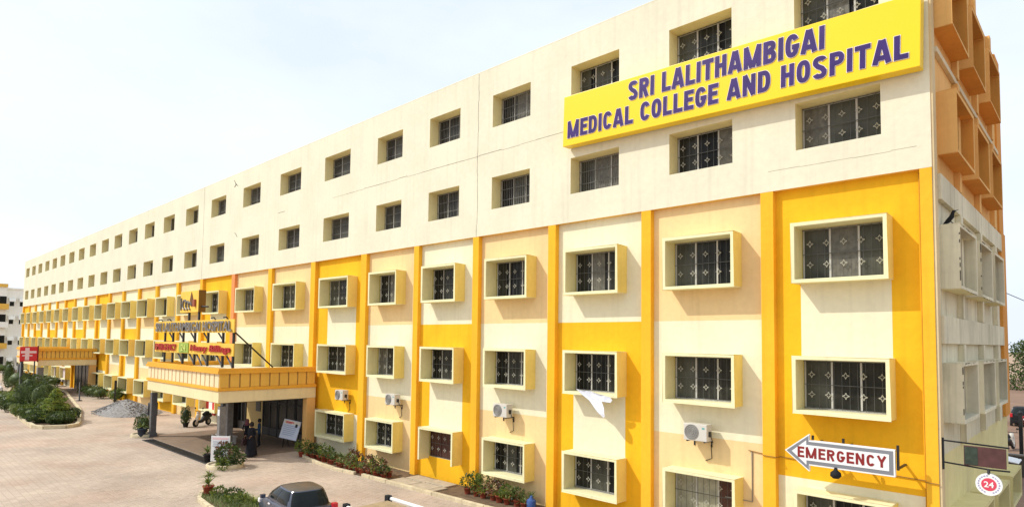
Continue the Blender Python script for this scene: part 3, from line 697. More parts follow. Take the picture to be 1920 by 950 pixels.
# ------------------------------------------------------------------ rooftop lettering frame on the porch
rs = thing('rooftop_sign', 'yellow lettered boards on a steel frame standing on the porch roof', 'sign', (-37.6, -4.5, 4.52))
def RB(mb): mb.v = [(x+37.6, y+4.5, z-4.52) for x, y, z in mb.v]; return mb
by = mat('board_yellow', (.83, .52, .07), var=.15, scale=1.5)
mb = MB(); mb.box(-43.5, -31.7, -4.56, -4.5, 6.30, 6.98); RB(mb).build('name_board', by, rs)
mb = MB(); mb.box(-43.5, -31.7, -4.56, -4.5, 5.12, 5.75); RB(mb).build('service_board', by, rs)
lg = mat('letter_grey', (.20, .185, .17), rough=.35, var=.3, scale=4, metal=.3)
def rtext(body, x0, x1, z0, h, m_, bold=.02, shear=0): return link('lettering', text_mesh(body, x1-x0, h, .04, bold, 'lettering', m_, 1.05, shear), rs, (x0+37.6, -.12, z0-4.52))
rtext('SRI LALITHAMBIGAI HOSPITAL', -43.35, -31.9, 6.37, .53, lg)
rtext('EMERGENCY', -43.3, -39.6, 5.24, .40, mat('letter_red', (.36, .02, .015), var=.15), .03)
mb = MB(); mb.box(-39.25, -37.75, -4.60, -4.562, 5.16, 5.72); RB(mb).build('green_panel', greenp, rs)
rtext('24', -38.8, -38.1, 5.26, .36, mat('letter_lime', (.55, .62, .16), var=.1))
rtext('Heavy Billings', -37.4, -31.95, 5.18, .46, MATS['letter_red'], .03, .15)
mb = MB(); mb.box(-39.35, -36.55, -4.56, -4.20, 7.45, 8.66); RB(mb).build('logo_board', [by], rs, .01)
mb = MB(); mb.box(-36.545, -36.50, -4.57, -4.19, 7.44, 8.67); RB(mb).build('board_side', mat('board_brown', (.20, .09, .01), var=.2), rs)
mb = MB(); mb.prism([(-37.6, 8.6), (-37.35, 8.2), (-37.3, 7.95), (-37.5, 7.75), (-37.75, 7.9), (-37.8, 8.15)], -4.59, -4.562); RB(mb).build('emblem', mat('emblem_brown', (.16, .06, .015), var=.2), rs)
mb = MB()
for q, (x, z, r) in enumerate(((-38.6, 7.9, .27), (-38.15, 7.85, .24), (-37.75, 7.82, .2))):
    pts = [(x+r*math.cos(a*math.pi/9), -4.6, z+r*math.sin(a*math.pi/9)) for a in range(15)]; mb.tube(pts, .05, 5)
mb.tube([(-39.15, -4.59, 7.6), (-39.15, -4.59, 8.3)], .05, 5)
RB(mb).build('emblem', lg, rs)
mb = MB(); mb.tube([(-37.0, -4.60, 7.75), (-37.0, -4.60, 8.15)], .11, 6); RB(mb).build('emblem', mat('emblem_rust', (.32, .07, .02), var=.2), rs)
for x in (-42.1, -40.7, -39.0, -37.2, -35.3, -33.3, -32.0):
    mb = MB(); mb.box(x-.06, x+.06, -4.49, -4.39, 4.522, 6.98); RB(mb).build('post', dark, rs)
for x in (-40.7, -39.0, -37.2, -35.3, -33.3):
    mb = MB(); mb.tube([(x, -4.44, 5.9), (x-.65, -4.44, 6.3)], .045, 5); RB(mb).build('strut', dark, rs)
for x in (-39.0, -37.2, -36.1, -35.3, -33.3, -32.0):
    mb = MB(); mb.tube([(x-.8, -4.44, 5.12), (x, -4.44, 4.53)], .05, 5); RB(mb).build('strut', dark, rs)
for x in (-38.3, -36.8): mb = MB(); mb.box(x-.07, x+.07, -4.46, -4.36, 6.98, 7.45); RB(mb).build('post', dark, rs)
mb = MB(); mb.tube([(-31.9, -4.4, 6.3), (-31.9, -2.4, 4.53)], .04, 6); RB(mb).build('strut', dark, rs)
mb = MB(); mb.tube([(-36.5, -4.4, 7.75), (-35.6, -4.4, 7.72)], .05, 5); RB(mb).build('strut', dark, rs)
mb = MB()
for x in (-42.4, -40.9, -34.2, -32.6): mb.tube([(x, -4.5, 6.98), (x, -4.6, 7.1), (x, -4.75, 7.06)], .035, 5)
RB(mb).build('lamp', dark, rs)

# ------------------------------------------------------------------ foliage
def rnd_dir():
    while True:
        v = Vector((random.uniform(-1, 1), random.uniform(-1, 1), random.uniform(-1, 1)))
        if .05 < v.length < 1: return v.normalized()
def leaf(mb, p, d, l, wd, mi=0):
    s = d.cross(rnd_dir()); s = s.normalized() if s.length > .01 else Vector((1, 0, 0)); q = p+d*l*.5+s*wd; r = p+d*l*.5-s*wd; e = p+d*l+Vector((0, 0, -l*.12))
    mb.quad(p, q, e, r, mi)
def blob(mb, c, rad, n, l, wd, mi=0, hollow=.55, up=.2):
    c = Vector(c)
    ph = [random.uniform(0, 6.28) for _ in range(4)]
    for _ in range(n):
        d = rnd_dir()
        k = 1+.16*math.sin(d.x*4+ph[0])*math.sin(d.z*5+ph[1])+.12*math.sin(d.y*7+ph[2])
        rr = random.uniform(hollow, 1)**.6*k
        p = c+Vector((d.x*rad[0], d.y*rad[1], d.z*rad[2]))*rr
        leaf(mb, p, (d+rnd_dir()*.8+Vector((0, 0, up))).normalized(), l*random.uniform(.6, 1.3), wd*random.uniform(.7, 1.2), mi)
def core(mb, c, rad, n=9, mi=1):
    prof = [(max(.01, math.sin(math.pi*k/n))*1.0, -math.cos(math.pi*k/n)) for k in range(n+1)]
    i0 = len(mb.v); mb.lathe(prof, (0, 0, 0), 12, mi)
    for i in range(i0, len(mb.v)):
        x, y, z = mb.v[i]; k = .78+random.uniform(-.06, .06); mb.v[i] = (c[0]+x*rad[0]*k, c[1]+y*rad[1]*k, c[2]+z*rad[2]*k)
def blades(mb, c, n, l, wd, spread=1.0, mi=0, seg=4, droop=.9):
    c = Vector(c)
    for i in range(n):
        a = random.uniform(0, 6.28); el = random.uniform(.35, 1.4)/max(spread, .3); h = Vector((math.cos(a), math.sin(a), 0)); L_ = l*random.uniform(.6, 1.1); s = Vector((-h.y, h.x, 0))
        prev = None
        for k in range(seg+1):
            t = k/seg; p = c+h*(L_*t*math.cos(min(el, 1.45)))+Vector((0, 0, L_*(t*math.sin(min(el, 1.45))-droop*t*t*.45))); ww = wd*(1-t)*(.5+t) if k else wd*.4
            cur = (p+s*ww, p-s*ww)
            if prev: mb.quad(prev[0], prev[1], cur[1], cur[0], mi)
            prev = cur
def pot(mb, r, h, c=(0, 0, 0), mi=0): mb.lathe([(r*.72, 0), (r*.95, h*.85), (r*1.08, h*.86), (r*1.08, h), (r*.9, h), (r*.85, h*.88)], c, 12, mi)
def potted(label, kind, loc, group=None, ph=.26, pr=.16, pm=None, rz=0):
    t = thing('potted_plant', label, 'plant', loc, rz, group)
    mb = MB(); pot(mb, pr, ph); mb.build('pot', pm or potr, t)
    mb = MB()
    if kind == 'bush': blob(mb, (0, 0, ph+.28), (.30, .30, .32), 170, .13, .035); m_ = leafm
    elif kind == 'dark': blob(mb, (0, 0, ph+.25), (.28, .28, .28), 190, .12, .03); m_ = leafd
    elif kind == 'blade': blades(mb, (0, 0, ph-.02), 34, .62, .035, .9); m_ = leafv
    elif kind == 'fern': blades(mb, (0, 0, ph-.02), 46, .55, .028, 1.3); m_ = leafy
    elif kind == 'red': blob(mb, (0, 0, ph+.25), (.24, .24, .30), 130, .16, .04); m_ = leafr
    elif kind == 'palm': blades(mb, (0, 0, ph+.05), 26, .8, .045, 1.1, 0, 6, 1.1); m_ = leafm
    elif kind == 'ball': blob(mb, (0, 0, ph+.42), (.46, .46, .46), 1100, .09, .03, hollow=.86); core(mb, (0, 0, ph+.42), (.46, .46, .46), 8, 0); m_ = leafd
    mb.build('foliage', m_, t)
    mb = MB(); mb.tube([(0, 0, ph*.8), (.01, 0, ph+.2)], [.025, .012], 6); mb.build('stem', bark, t)
    return t
KL = {'bush': 'broad leaves', 'dark': 'dark leaves', 'blade': 'striped blades', 'fern': 'yellowish blades', 'red': 'reddish leaves'}
protos = {}
def row(x0, x1, yf, n, place, group, rows=2):
    for r_ in range(rows):
        for i in range(n):
            kd = random.choices(['bush', 'dark', 'blade', 'fern', 'red'], (4, 4, 3, 2, 1))[0]
            x = x0+(x1-x0)*(i+.5+random.uniform(-.2, .2)-.25*r_)/n; y = yf(x)+.16+r_*.42+random.uniform(-.05, .05); s = random.uniform(.72, 1.02)
            ORD = ['first', 'second', 'third', 'fourth', 'fifth', 'sixth', 'seventh', 'eighth', 'ninth', 'tenth', 'eleventh', 'twelfth', 'thirteenth', 'fourteenth', 'fifteenth', 'sixteenth']; lab = 'red pot with %s, %s from left in %s row %s' % (KL[kd], ORD[i], ('front', 'back')[r_], place)
            if kd not in protos:
                protos[kd] = potted(lab, kd, (x, y, .02), group)
            else: dup(protos[kd], (x, y, .02), random.uniform(0, 6), lab, group, s)
row(-30.4, -22.8, lambda x: -1.55+.12*math.sin((x+30)*.9)-.1, 16, 'beside the porch', 'red potted plants along the wall by the porch')
row(-18.8, -15.3, lambda x: -.75, 8, 'below air conditioner', 'red potted plants along the wall below the air conditioner')
mb = MB(); mb.lathe([(.16, 0), (.18, .3), (.15, .32), (.05, .40), (.05, .46)], (0, 0, 0), 12); tag(mb.build('water_can', mat('can_blue', (.04, .09, .26), var=.2, scale=8), None, 0, (-15.35, -.45, .02)), 'blue can standing at the end of the plant row by the wall', 'can')
# kerb in front of the plant beds, stone slabs
kb = [(-30.9, -1.25), (-29.0, -1.75), (-26.25, -2.02), (-24.7, -1.86), (-22.4, -1.75), (-19.4, -1.68), (-16, -1.6), (-12, -1.55)]
def kerb_line(pts, name, w_=.16, h=.13, skip=0, closed=False, label=None, ln=.55):
    t = struct(bpy.data.objects.new(name, None)); COL.objects.link(t)
    seq = list(zip(pts, pts[1:]+pts[:1] if closed else pts[1:]))
    for a, b_ in seq:
        a = Vector((*a, 0)); b_ = Vector((*b_, 0)); L_ = (b_-a).length; n = max(1, int(L_/ln)); ang = math.atan2(b_.y-a.y, b_.x-a.x)
        for i in range(n):
            if random.random() < skip: continue
            mb = MB(); l = L_/n; mb.box(-l/2+.004, l/2-.004, -w_/2, w_/2, -.02, h+random.uniform(-.012, .012))
            o = mb.build('kerb_stone', kerbm, t, .015); o.location = a+(b_-a)*(i+.5)/n+Vector((random.uniform(-.01, .01), random.uniform(-.01, .01), 0)); o.rotation_euler.z = ang+random.uniform(-.015, .015)
    return t
kerb_line(kb, 'bed_kerb', skip=.06)
mb = MB(); mb.poly([(*p, .012) for p in kb]+[(-12, .19, .012), (-30.9, .19, .012)]); struct(mb.build('bed_soil', soil))
ap = struct(MB().build('stone_apron', slabm))
for (x0, x1, y0, y1) in ((-22.6, -21.3, -1.5, -.75), (-21.25, -20.05, -1.5, -.7), (-22.5, -21.2, -.7, .0), (-21.15, -19.9, -.66, .0), (-20.0, -19.7, -1.5, -.7)):
    mb = MB(); mb.box(x0, x1, y0, y1, .014, .05+random.uniform(0, .03)); mb.build('slab', slabm, ap, .012)

# ------------------------------------------------------------------ planters and things round the porch columns
def ring_planter(name, label, x, y, r, kinds):
    t = thing(name, label, 'planter', (x, y, 0))
    mb = MB(); mb.lathe([(r, 0), (r, .16), (r-.02, .18), (r-.12, .18), (r-.13, .12)], (0, 0, 0), 24); mb.build('rim', kerbm, t)
    mb = MB(); mb.lathe([(r-.12, .10), (.3, .12)], (0, 0, 0), 20); mb.build('soil', soil, t)
    return t
ring_planter('round_planter', 'low round cream planter at the foot of the front porch column', -30.25, -5.35, .82, None)
t = thing('shrub', 'round dark green shrub in the planter at the front porch column', 'shrub', (-30.05, -5.3, .12)); mb = MB(); blob(mb, (0, 0, .46), (.55, .5, .48), 900, .12, .04, hollow=.6); blob(mb, (.35, .3, .3), (.3, .3, .3), 200, .12, .04); mb.build('foliage', leafd, t); mb = MB(); mb.tube([(0, 0, 0), (0, 0, .4)], [.04, .02], 6); mb.build('stem', bark, t)
t = thing('shrub', 'reddish leaved shrub behind the round dark shrub in the column planter', 'shrub', (-30.65, -5.3, .12)); mb = MB(); blob(mb, (0, 0, .5), (.36, .36, .5), 260, .16, .04); mb.build('foliage', leafr, t); mb = MB(); mb.tube([(0, 0, 0), (0, 0, .4)], [.04, .02], 6); mb.build('stem', bark, t)
t = thing('shrub', 'small leafy shrub trailing over the front rim of the column planter', 'shrub', (-29.55, -5.75, .1)); mb = MB(); blob(mb, (0, 0, .2), (.26, .26, .26), 170, .13, .04); mb.build('foliage', leafm, t)
potted('leafy potted palm beside the white notice board on the porch column', 'palm', (-32.0, -5.5, 0), ph=.4, pr=.2, pm=dark)
ring_planter('round_planter', 'low round cream planter at the foot of the far porch column', -42.75, -5.2, .7, None)
potted('clipped round green bush beside the far porch column', 'ball', (-43.6, -5.0, .05), ph=.2, pr=.26, pm=dark)
potted('potted palm in a dark tub against the far porch column', 'palm', (-42.3, -5.45, .05), ph=.5, pr=.26, pm=mat('tub_blue', (.03, .04, .06), var=.2))
potted('small clump of weeds on the paving near the column planter', 'fern', (-28.7, -6.65, -.22), pm=soil)
t = thing('potted_plant', 'tall green column shrub in a pot left of the porch', 'plant', (-45.3, -1.95, 0)); mb = MB(); pot(mb, .2, .3); mb.build('pot', dark, t); mb = MB(); blob(mb, (0, 0, .75), (.3, .3, .55), 700, .09, .03, hollow=.84); core(mb, (0, 0, .75), (.3, .3, .55), 8, 0); mb.build('foliage', leafd, t)
# white notice board in front of the right column
nb = thing('notice_board', 'upright white notice banner with blue print in front of the porch column', 'notice board', (-30.98, -5.3, 0), R(38))
mb = MB(); mb.box(-.47, .47, -.02, .02, .15, 1.35); mb.build('panel', white, nb)
for s in (-.45, .45): mb = MB(); mb.tube([(s, .03, 0), (s, .03, 1.4)], .02, 6); mb.build('leg', greyp, nb)
mb = MB(); mb.box(-.4, .4, -.026, -.022, 1.18, 1.28); mb.build('print', pinkish, nb)
for z, x0, x1 in ((1.05, -.38, .35), (.95, -.36, .38), (.85, -.38, .2)): mb = MB(); mb.box(x0, x1, -.026, -.022, z, z+.045); mb.build('print', mat('print_grey', (.42, .44, .5), var=.1), nb)
mb = MB(); mb.lathe([(.12, 0), (.1, .08), (.03, .12)], (0, 0, 0), 10); me = mb.mesh('emblem', bluep)
mb = MB(); mb.prism([(-.16, .55), (-.02, .72), (.02, .62), (.2, .55), (.14, .45), (-.04, .52), (-.12, .45)], -.026, -.022); mb.build('print', bluep, nb)
# tilted display board under the porch
db = thing('display_board', 'tilted pale display board on an easel inside the porch', 'notice board', (-33.0, -.75, 0), R(32)); db.scale = (.84, .84, .84)
mb = MB(); mb.box(-.62, .62, -.025, .025, -.62, .62); pn = mb.build('panel', mat('poster_pale', (.62, .66, .74), var=.08), db); pn.location = (0, 0, 1.2); pn.rotation_euler = (R(-14), R(9), 0)
mb = MB(); mb.box(-.58, .58, -.031, -.026, .36, .58); q_ = mb.build('print', mat('poster_cream', (.75, .66, .52), var=.1), pn)
mb = MB(); mb.box(-.45, .15, -.036, -.032, .44, .50); mb.box(-.45, .0, -.036, -.032, .38, .42); mb.build('print', red, pn)
mb = MB(); mb.box(.28, .45, -.036, -.032, .2, .42); mb.build('print', dark, pn)
for z in (.22, .1, -.02, -.14, -.26, -.38): mb = MB(); mb.box(-.5, .45-abs(z)*.4, -.031, -.026, z, z+.05); mb.build('print', mat('poster_line', (.38, .45, .56), var=.1), pn)
for s in (-.4, .4): mb = MB(); mb.tube([(s, .1, 1.6), (s*1.15, -.12, 0)], .022, 6); mb.tube([(s, .1, 1.6), (s, .5, 0)], .022, 6); mb.build('leg', dark, db)
# poster and scooter beside the porch
mb = MB(); mb.box(-47.5, -45.8, .12, .16, .55, 1.6); t = mb.build('wall_banner', red); tag(t, 'red and white banner on the wall behind the parked scooter', 'banner'); mb = MB(); mb.box(-46.9, -46.3, .112, .118, .6, 1.55); mb.build('print', white, t)
def scooter(label, loc, rz, body):
    t = thing('scooter', label, 'scooter', loc, rz)
    for x in (-.6, .6):
        mb = MB(); mb.tube([(x, -.05, .24), (x, .05, .24)], .24, 18); wl = mb.build('wheel', rubber, t); mb = MB(); mb.tube([(x, -.056, .24), (x, .056, .24)], .13, 12); mb.build('rim', alu, wl)
    mb = MB(); mb.tube([(-.85, 0, .62), (-.55, 0, .62), (-.2, 0, .50), (.0, 0, .33), (.3, 0, .30)], [.10, .20, .19, .13, .10], 10); mb.build('body', body, t)
    mb = MB(); mb.tube([(.58, 0, .3), (.42, 0, .7), (.36, 0, .95)], [.10, .13, .09], 10); mb.build('front_shield', ivory, t)
    mb = MB(); mb.tube([(-.8, 0, .80), (-.4, 0, .83), (-.1, 0, .74)], [.11, .15, .10], 8); mb.build('seat', black, t)
    mb = MB(); mb.tube([(.25, -.34, 1.02), (.36, 0, .98), (.25, .34, 1.02)], .022, 6); mb.build('handlebar', dark, t)
    mb = MB(); mb.lathe([(.02, 0), (.07, .03), (.07, .08)], (.45, 0, .9), 10); mb.build('headlight', letterw, t)
    for s in (-1, 1): mb = MB(); mb.tube([(.3, s*.25, 1.0), (.32, s*.3, 1.2)], .01, 5); mb.box(.31, .33, s*.3-.06, s*.3+.06, 1.18, 1.27); mb.build('mirror', dark, t)
    return t
scooter('dark scooter with white front shield parked left of the porch', (-45.3, -.9, 0), R(-60), dark)

# ------------------------------------------------------------------ people
def person(label, loc, rz, top, bottom, robe=False, scarf=None, seated=False, bag=None, hairm=None, h=1.65, arm=.25):
    t = thing('person', label, 'person', loc, rz); t.scale = (h/1.7,)*3
    verts = []; edges = []; rad = []
    def add(p, r, par=None): verts.append(p); rad.append(r); i = len(verts)-1; (edges.append((par, i)) if par is not None else None); return i
    hz = .46 if seated else .90
    pel = add((0, 0, hz), (.15, .11)); wa = add((.01, 0, hz+.16), (.13, .10), pel); ch = add((.02, 0, hz+.38), (.165, .115), wa); nk = add((.0, 0, hz+.54), (.055, .055), ch); hd0 = add((.02, 0, hz+.60), (.06, .065), nk); hd1 = add((.03, 0, hz+.68), (.078, .095), hd0); hd2 = add((.02, 0, hz+.77), (.06, .075), hd1)
    hands = []
    for s in (-1, 1):
        sh = add((0, s*.19, hz+.48), (.06, .06), ch); el = add((-.02+.0, s*(.24+arm*.1), hz+.20), (.045, .045), sh); wr = add((.14+arm*.3, s*(.24-arm*.2), hz+.02+arm*.5), (.03, .03), el); ha = add((.20+arm*.36, s*(.235-arm*.22), hz-.05+arm*.55), (.036, .018), wr); hands.append((Vector(verts[ha]), s))
        hp = add((0, s*.09, hz-.03), (.10, .10), pel)
        if seated: kn = add((.42, s*.12, .48), (.065, .065), hp); an = add((.44, s*.12, .08), (.04, .04), kn)
        else: kn = add((.03+s*.03, s*.10, .48), (.065, .07), hp); an = add((-.01+s*.05, s*.10, .08), (.042, .045), kn)
        to = add((verts[an][0]+.15, s*.12, .035), (.035, .03), an)
    me = bpy.data.meshes.new('body'); me.from_pydata(verts, edges, []); me.update()
    o = bpy.data.objects.new('body', me); COL.objects.link(o)
    sk = o.modifiers.new('s', 'SKIN'); ss = o.modifiers.new('u', 'SUBSURF'); ss.levels = 1; ss.render_levels = 1
    for i, r in enumerate(rad): me.skin_vertices[0].data[i].radius = r
    me.skin_vertices[0].data[0].use_root = True
    bpy.context.view_layer.update()
    m2 = bpy.data.meshes.new_from_object(o.evaluated_get(bpy.context.evaluated_depsgraph_get())); bpy.data.objects.remove(o)
    m2.name = 'body'; m2.materials.clear()
    for m_ in (skinm, top, bottom, black): m2.materials.append(m_)
    b = bmesh.new(); b.from_mesh(m2)
    for c, s in hands:                                     # five short bent fingers on each hand
        for q in range(5):
            a = c+Vector((.0, (q-2)*.016, -.01)); l = (.05, .07, .078, .072, .055)[q]
            tb = MB(); d = Vector((.5, 0, -1)).normalized() if q else Vector((.8, -s*.6, -.3)).normalized()
            tb.tube([a, a+d*l*.55, a+d*l*.9+Vector((-.015, 0, -.012))], [.010, .009, .006], 5)
            i0 = [b.verts.new(v) for v in tb.v]
            for f in tb.f:
                try: b.faces.new([i0[k] for k in f])
                except ValueError: pass
    for f in b.faces:
        c = f.calc_center_median(); f.smooth = True
        if c.z > hz+.535: f.material_index = 0
        elif c.z < .10: f.material_index = 3
        elif any((c-hp_).length < .13 for hp_, s_ in hands): f.material_index = 0
        elif c.z > hz-.04 or (seated and c.z > hz+.04): f.material_index = 1
        else: f.material_index = 2
    b.to_mesh(m2); b.free(); link('body', m2, t)
    mb = MB(); mb.lathe([(.09, -.10), (.103, -.02), (.10, .05), (.075, .10), (.03, .125)], (.005, 0, hz+.70), 14); hr = mb.build('hair', hairm or hair, t)
    # face: nose, eyes, mouth
    mb = MB(); mb.tube([(.10, 0, hz+.70), (.125, 0, hz+.665)], [.008, .014], 5); mb.build('nose', skinm, t)
    mb = MB()
    for s in (-1, 1): mb.box(.100, .107, s*.034-.012, s*.034+.012, hz+.695, hz+.705)
    mb.box(.098, .104, -.022, .022, hz+.628, hz+.636); mb.build('eyes', black, t)
    if robe:
        mb = MB(); mb.lathe([(.30, .05), (.27, .35), (.22, .75), (.165, hz+.12), (.185, hz+.36), (.10, hz+.52)], (0, 0, 0), 20); ob = mb.build('robe', top, t)
    if scarf:
        mb = MB(); mb.lathe([(.19, -.27), (.15, -.18), (.115, -.08), (.122, .04), (.09, .11), (.03, .14)], (-.012, 0, hz+.70), 16); mb.build('scarf', scarf, t)
    if bag:
        mb = MB(); c = hands[0][0]; mb.box(c.x-.14, c.x+.14, c.y-.06, c.y+.06, c.z-.38, c.z-.10); mb.tube([(c.x-.1, c.y, c.z-.1), (c.x, c.y, c.z), (c.x+.1, c.y, c.z-.1)], .012, 5); mb.build('bag', bag, t, .02)
    return t
clothb = mat('cloth_black', (.012, .012, .016), rough=.9, var=.3, scale=6); clothn = mat('cloth_navy', (.02, .05, .10), rough=.9, var=.3, scale=6); clothp = mat('cloth_pink', (.22, .08, .09), rough=.9, var=.2, scale=6); clothg = mat('cloth_grey', (.16, .16, .19), rough=.9, var=.25, scale=6); clothr = mat('cloth_red', (.36, .03, .03), rough=.9, var=.2, scale=6)
person('person in a long black robe standing at the edge of the porch shade', (-31.9, -3.4, .03), R(-70), clothb, clothb, robe=True, bag=mat('bag_dark', (.03, .012, .014), var=.2), h=1.72)
person('person in dark blue clothes standing behind the black robed figure under the porch', (-34.3, -1.9, .03), R(-110), clothn, clothb, h=1.55)
person('person with a pink shawl standing left of the black robed figure', (-35.2, -2.2, .03), R(-30), clothb, clothb, scarf=clothp, h=1.45)
bn = thing('bench', 'low white bench under the porch with a seated person', 'bench', (-37.0, -2.6, .03), R(5))
mb = MB(); mb.box(-.9, .9, -.2, .2, .38, .44); mb.build('seat', white, bn, .01)
for s in (-.75, .75): mb = MB(); mb.box(s-.04, s+.04, -.18, .18, 0, .378); mb.build('leg', white, bn)
person('person in grey clothes seated on the white bench under the porch', (-37.2, -2.6, .02), R(-60), clothg, clothb, seated=True, h=1.6)
person('person in a red shirt walking on the earth road beyond the end wall', (-4.35, 38.0, 0), R(100), clothr, clothb, h=1.65)

# ------------------------------------------------------------------ vehicles
def car(name, label, cat, loc, rz, L=3.3, W=1.44, H=1.42, paint_m=carp, roof_m=None):
    t = thing(name, label, cat, loc, rz)                   # +X is forward
    hw, zb = W/2, .92*H/1.42
    st = [(-L/2, .42, .80, .86), (-L/2+.12, .26, .92, .97), (-L/2+.5, .20, zb, 1.0), (-.2, .18, zb-.02, 1.0), (L/2-.9, .18, zb-.06, 1.0), (L/2-.55, .20, zb-.13, .97), (L/2-.12, .25, .66, .88), (L/2, .36, .54, .78)]
    mb = MB(); ring = []
    for x, z0, z1, k in st:
        w_ = hw*k; ring.append([(x, -w_*.86, z0), (x, -w_, z0+.14), (x, -w_, z1-.16), (x, -w_*.93, z1), (x, w_*.93, z1), (x, w_, z1-.16), (x, w_, z0+.14), (x, w_*.86, z0)])
    for a, b_ in zip(ring, ring[1:]):
        for k in range(8): mb.quad(a[k], a[(k+1) % 8], b_[(k+1) % 8], b_[k], 0, True)
    mb.poly(ring[0]); mb.poly(ring[-1][::-1]); me = mb.mesh('body', paint_m, .03); body = link('body', me, t)
    # cabin: rounded-rectangle outlines from belt line to roof, domed on top
    xb0, xb1 = -L/2+.08, L/2-.60; xt0, xt1 = -L/2+.46, L/2-1.58; wb, wt = hw*.95, hw*.72
    ref = [(math.copysign(abs(math.cos(a))**.52, math.cos(a)), math.copysign(abs(math.sin(a))**.52, math.sin(a))) for a in [2*math.pi*k/1440 for k in range(1440)]]
    cum = [0.0]
    for k in range(1440): p_, q_ = ref[k], ref[(k+1) % 1440]; cum.append(cum[-1]+math.hypot(q_[0]-p_[0], q_[1]-p_[1]))
    NP = 120; out_ = []; k = 0
    for m_ in range(NP):
        while cum[k+1] < cum[-1]*m_/NP: k += 1
        out_.append(ref[k % 1440])
    def pt(m_, u, off=0):
        ux, uy = out_[m_ % NP]; uu = min(u, 1)
        e = uu**1.12; x0 = xb0+(xt0-xb0)*e; x1 = xb1+(xt1-xb1)*e; w_ = wb+(wt-wb)*uu**1.35; z = zb-.03+(H-.055-zb+.03)*(1-(1-uu)**1.18)
        r = 1.0
        if u > 1: r = max(0.0, 2-u); z = H-.055+.055*(1-r**2.6)
        return Vector(((x0+x1)/2+ux*(x1-x0)/2*r+ux*off, uy*w_*r+uy*off, z+(.25*off if u <= 1 else 0)))
    US = [0, .14, .3, .45, .6, .75, .88, 1.0, 1.04, 1.1, 1.2, 1.35, 1.55, 1.8, 2.0]
    mb = MB(); rf = MB()
    for u0, u1 in zip(US, US[1:]):
        for m_ in range(NP): (mb if u1 <= 1 else rf).quad(pt(m_, u0), pt(m_+1, u0), pt(m_+1, u1), pt(m_, u1), 0, True)
    mb.build('cabin', paint_m, t); rf.build('roof', roof_m or paint_m, t)
    def pane(nm, test, v0=.13, v1=.90):
        mb = MB(); vs_ = [v0+(v1-v0)*q/6 for q in range(7)]
        for a, b_ in zip(vs_, vs_[1:]):
            for m_ in range(NP):
                ux, uy = out_[m_]; vx, vy = out_[(m_+1) % NP]
                if test((ux+vx)/2, (uy+vy)/2, (a+b_)/2): mb.quad(pt(m_, a, .008), pt(m_+1, a, .008), pt(m_+1, b_, .008), pt(m_, b_, .008), 0, True)
        return mb.build(nm, carglass, t)
    pane('rear_window', lambda x, y, v: x < -.80 and abs(y) < .93, .10, .93); pane('windscreen', lambda x, y, v: x > .9 and abs(y) < .9)
    for sg_ in (-1, 1):
        pane('side_window', lambda x, y, v: y*sg_ > .84 and -.62-.1*v < x < -.02); pane('side_window', lambda x, y, v: y*sg_ > .84 and .06 < x < .80)
    for s in (-1, 1):
        mb = MB(); mb.box(-L/2-.012, -L/2+.16, s*hw*.90-.085, s*hw*.90+.085, .70, 1.0); mb.build('tail_light', tail, t, .03)
        mb = MB(); mb.box(L/2-.16, L/2+.0, s*hw*.72-.13, s*hw*.72+.13, .55, .69); mb.build('headlight', letterw, t, .03)
        mb = MB(); mb.box(L/2-1.12, L/2-1.0, s*(hw+.10)-.08, s*(hw+.10)+.08, zb-.02, zb+.10); mb.build('mirror', paint_m, t, .02)
        for xx in (-L/2+.62, L/2-.62):
            mb = MB(); mb.tube([(xx, s*(hw-.16), .28), (xx, s*(hw+.01), .28)], .28, 20); wl = mb.build('wheel', rubber, t); mb = MB(); mb.tube([(xx, s*(hw-.1), .28), (xx, s*(hw+.015), .28)], .17, 14); mb.build('rim', alu, wl)
        for xx in (-.62, .25): mb = MB(); mb.box(xx-.08, xx+.08, s*(hw+.012)-.015, s*(hw+.012)+.015, zb-.16, zb-.12); mb.build('door_handle', letterw, t)
    mb = MB(); mb.box(-L/2-.05, -L/2+.1, -hw*.9, hw*.9, .28, .50); mb.build('bumper', paint_m, t, .03)
    mb = MB(); mb.box(-L/2-.02, -L/2-.012, -.26, .26, .55, .66); mb.build('number_plate', white, t)
    mb = MB(); mb.tube([(-L/2+.16, .0, zb+.02), (-L/2+.14, .3, zb+.06)], .01, 5); mb.build('wiper', dark, t)
    return t
ca = math.atan2(.13, -.99)
car('parked_car', 'dusty dark blue grey hatchback parked at the lower edge of the forecourt', 'car', (-19.25, -7.55, 0), ca, 3.35, 1.46, 1.44, carp, carroof)
vn = car('parked_van', 'white van with a tan covered roof rack at the bottom edge of the forecourt', 'van', (-13.25, -7.85, 0), R(180), 3.7, 1.6, 1.56, carw)
mb = MB(); mb.box(-1.0, 1.35, -.6, .6, 1.59, 1.63); mb.build('roof_cover', tan, vn, .02)  # tan sheet stands for a reflection on the white roof
for s in (-1, 1): mb = MB(); mb.tube([(-1.1, s*.68, 1.67), (1.45, s*.68, 1.67)], .05, 8); mb.build('roof_rail', white, vn)
for x, y in ((-1.05, -.66), (-1.05, .66), (1.4, -.66), (1.4, .66)): mb = MB(); mb.box(x-.09, x+.09, y-.07, y+.07, 1.50, 1.75); mb.build('rack_foot', black, vn, .02)

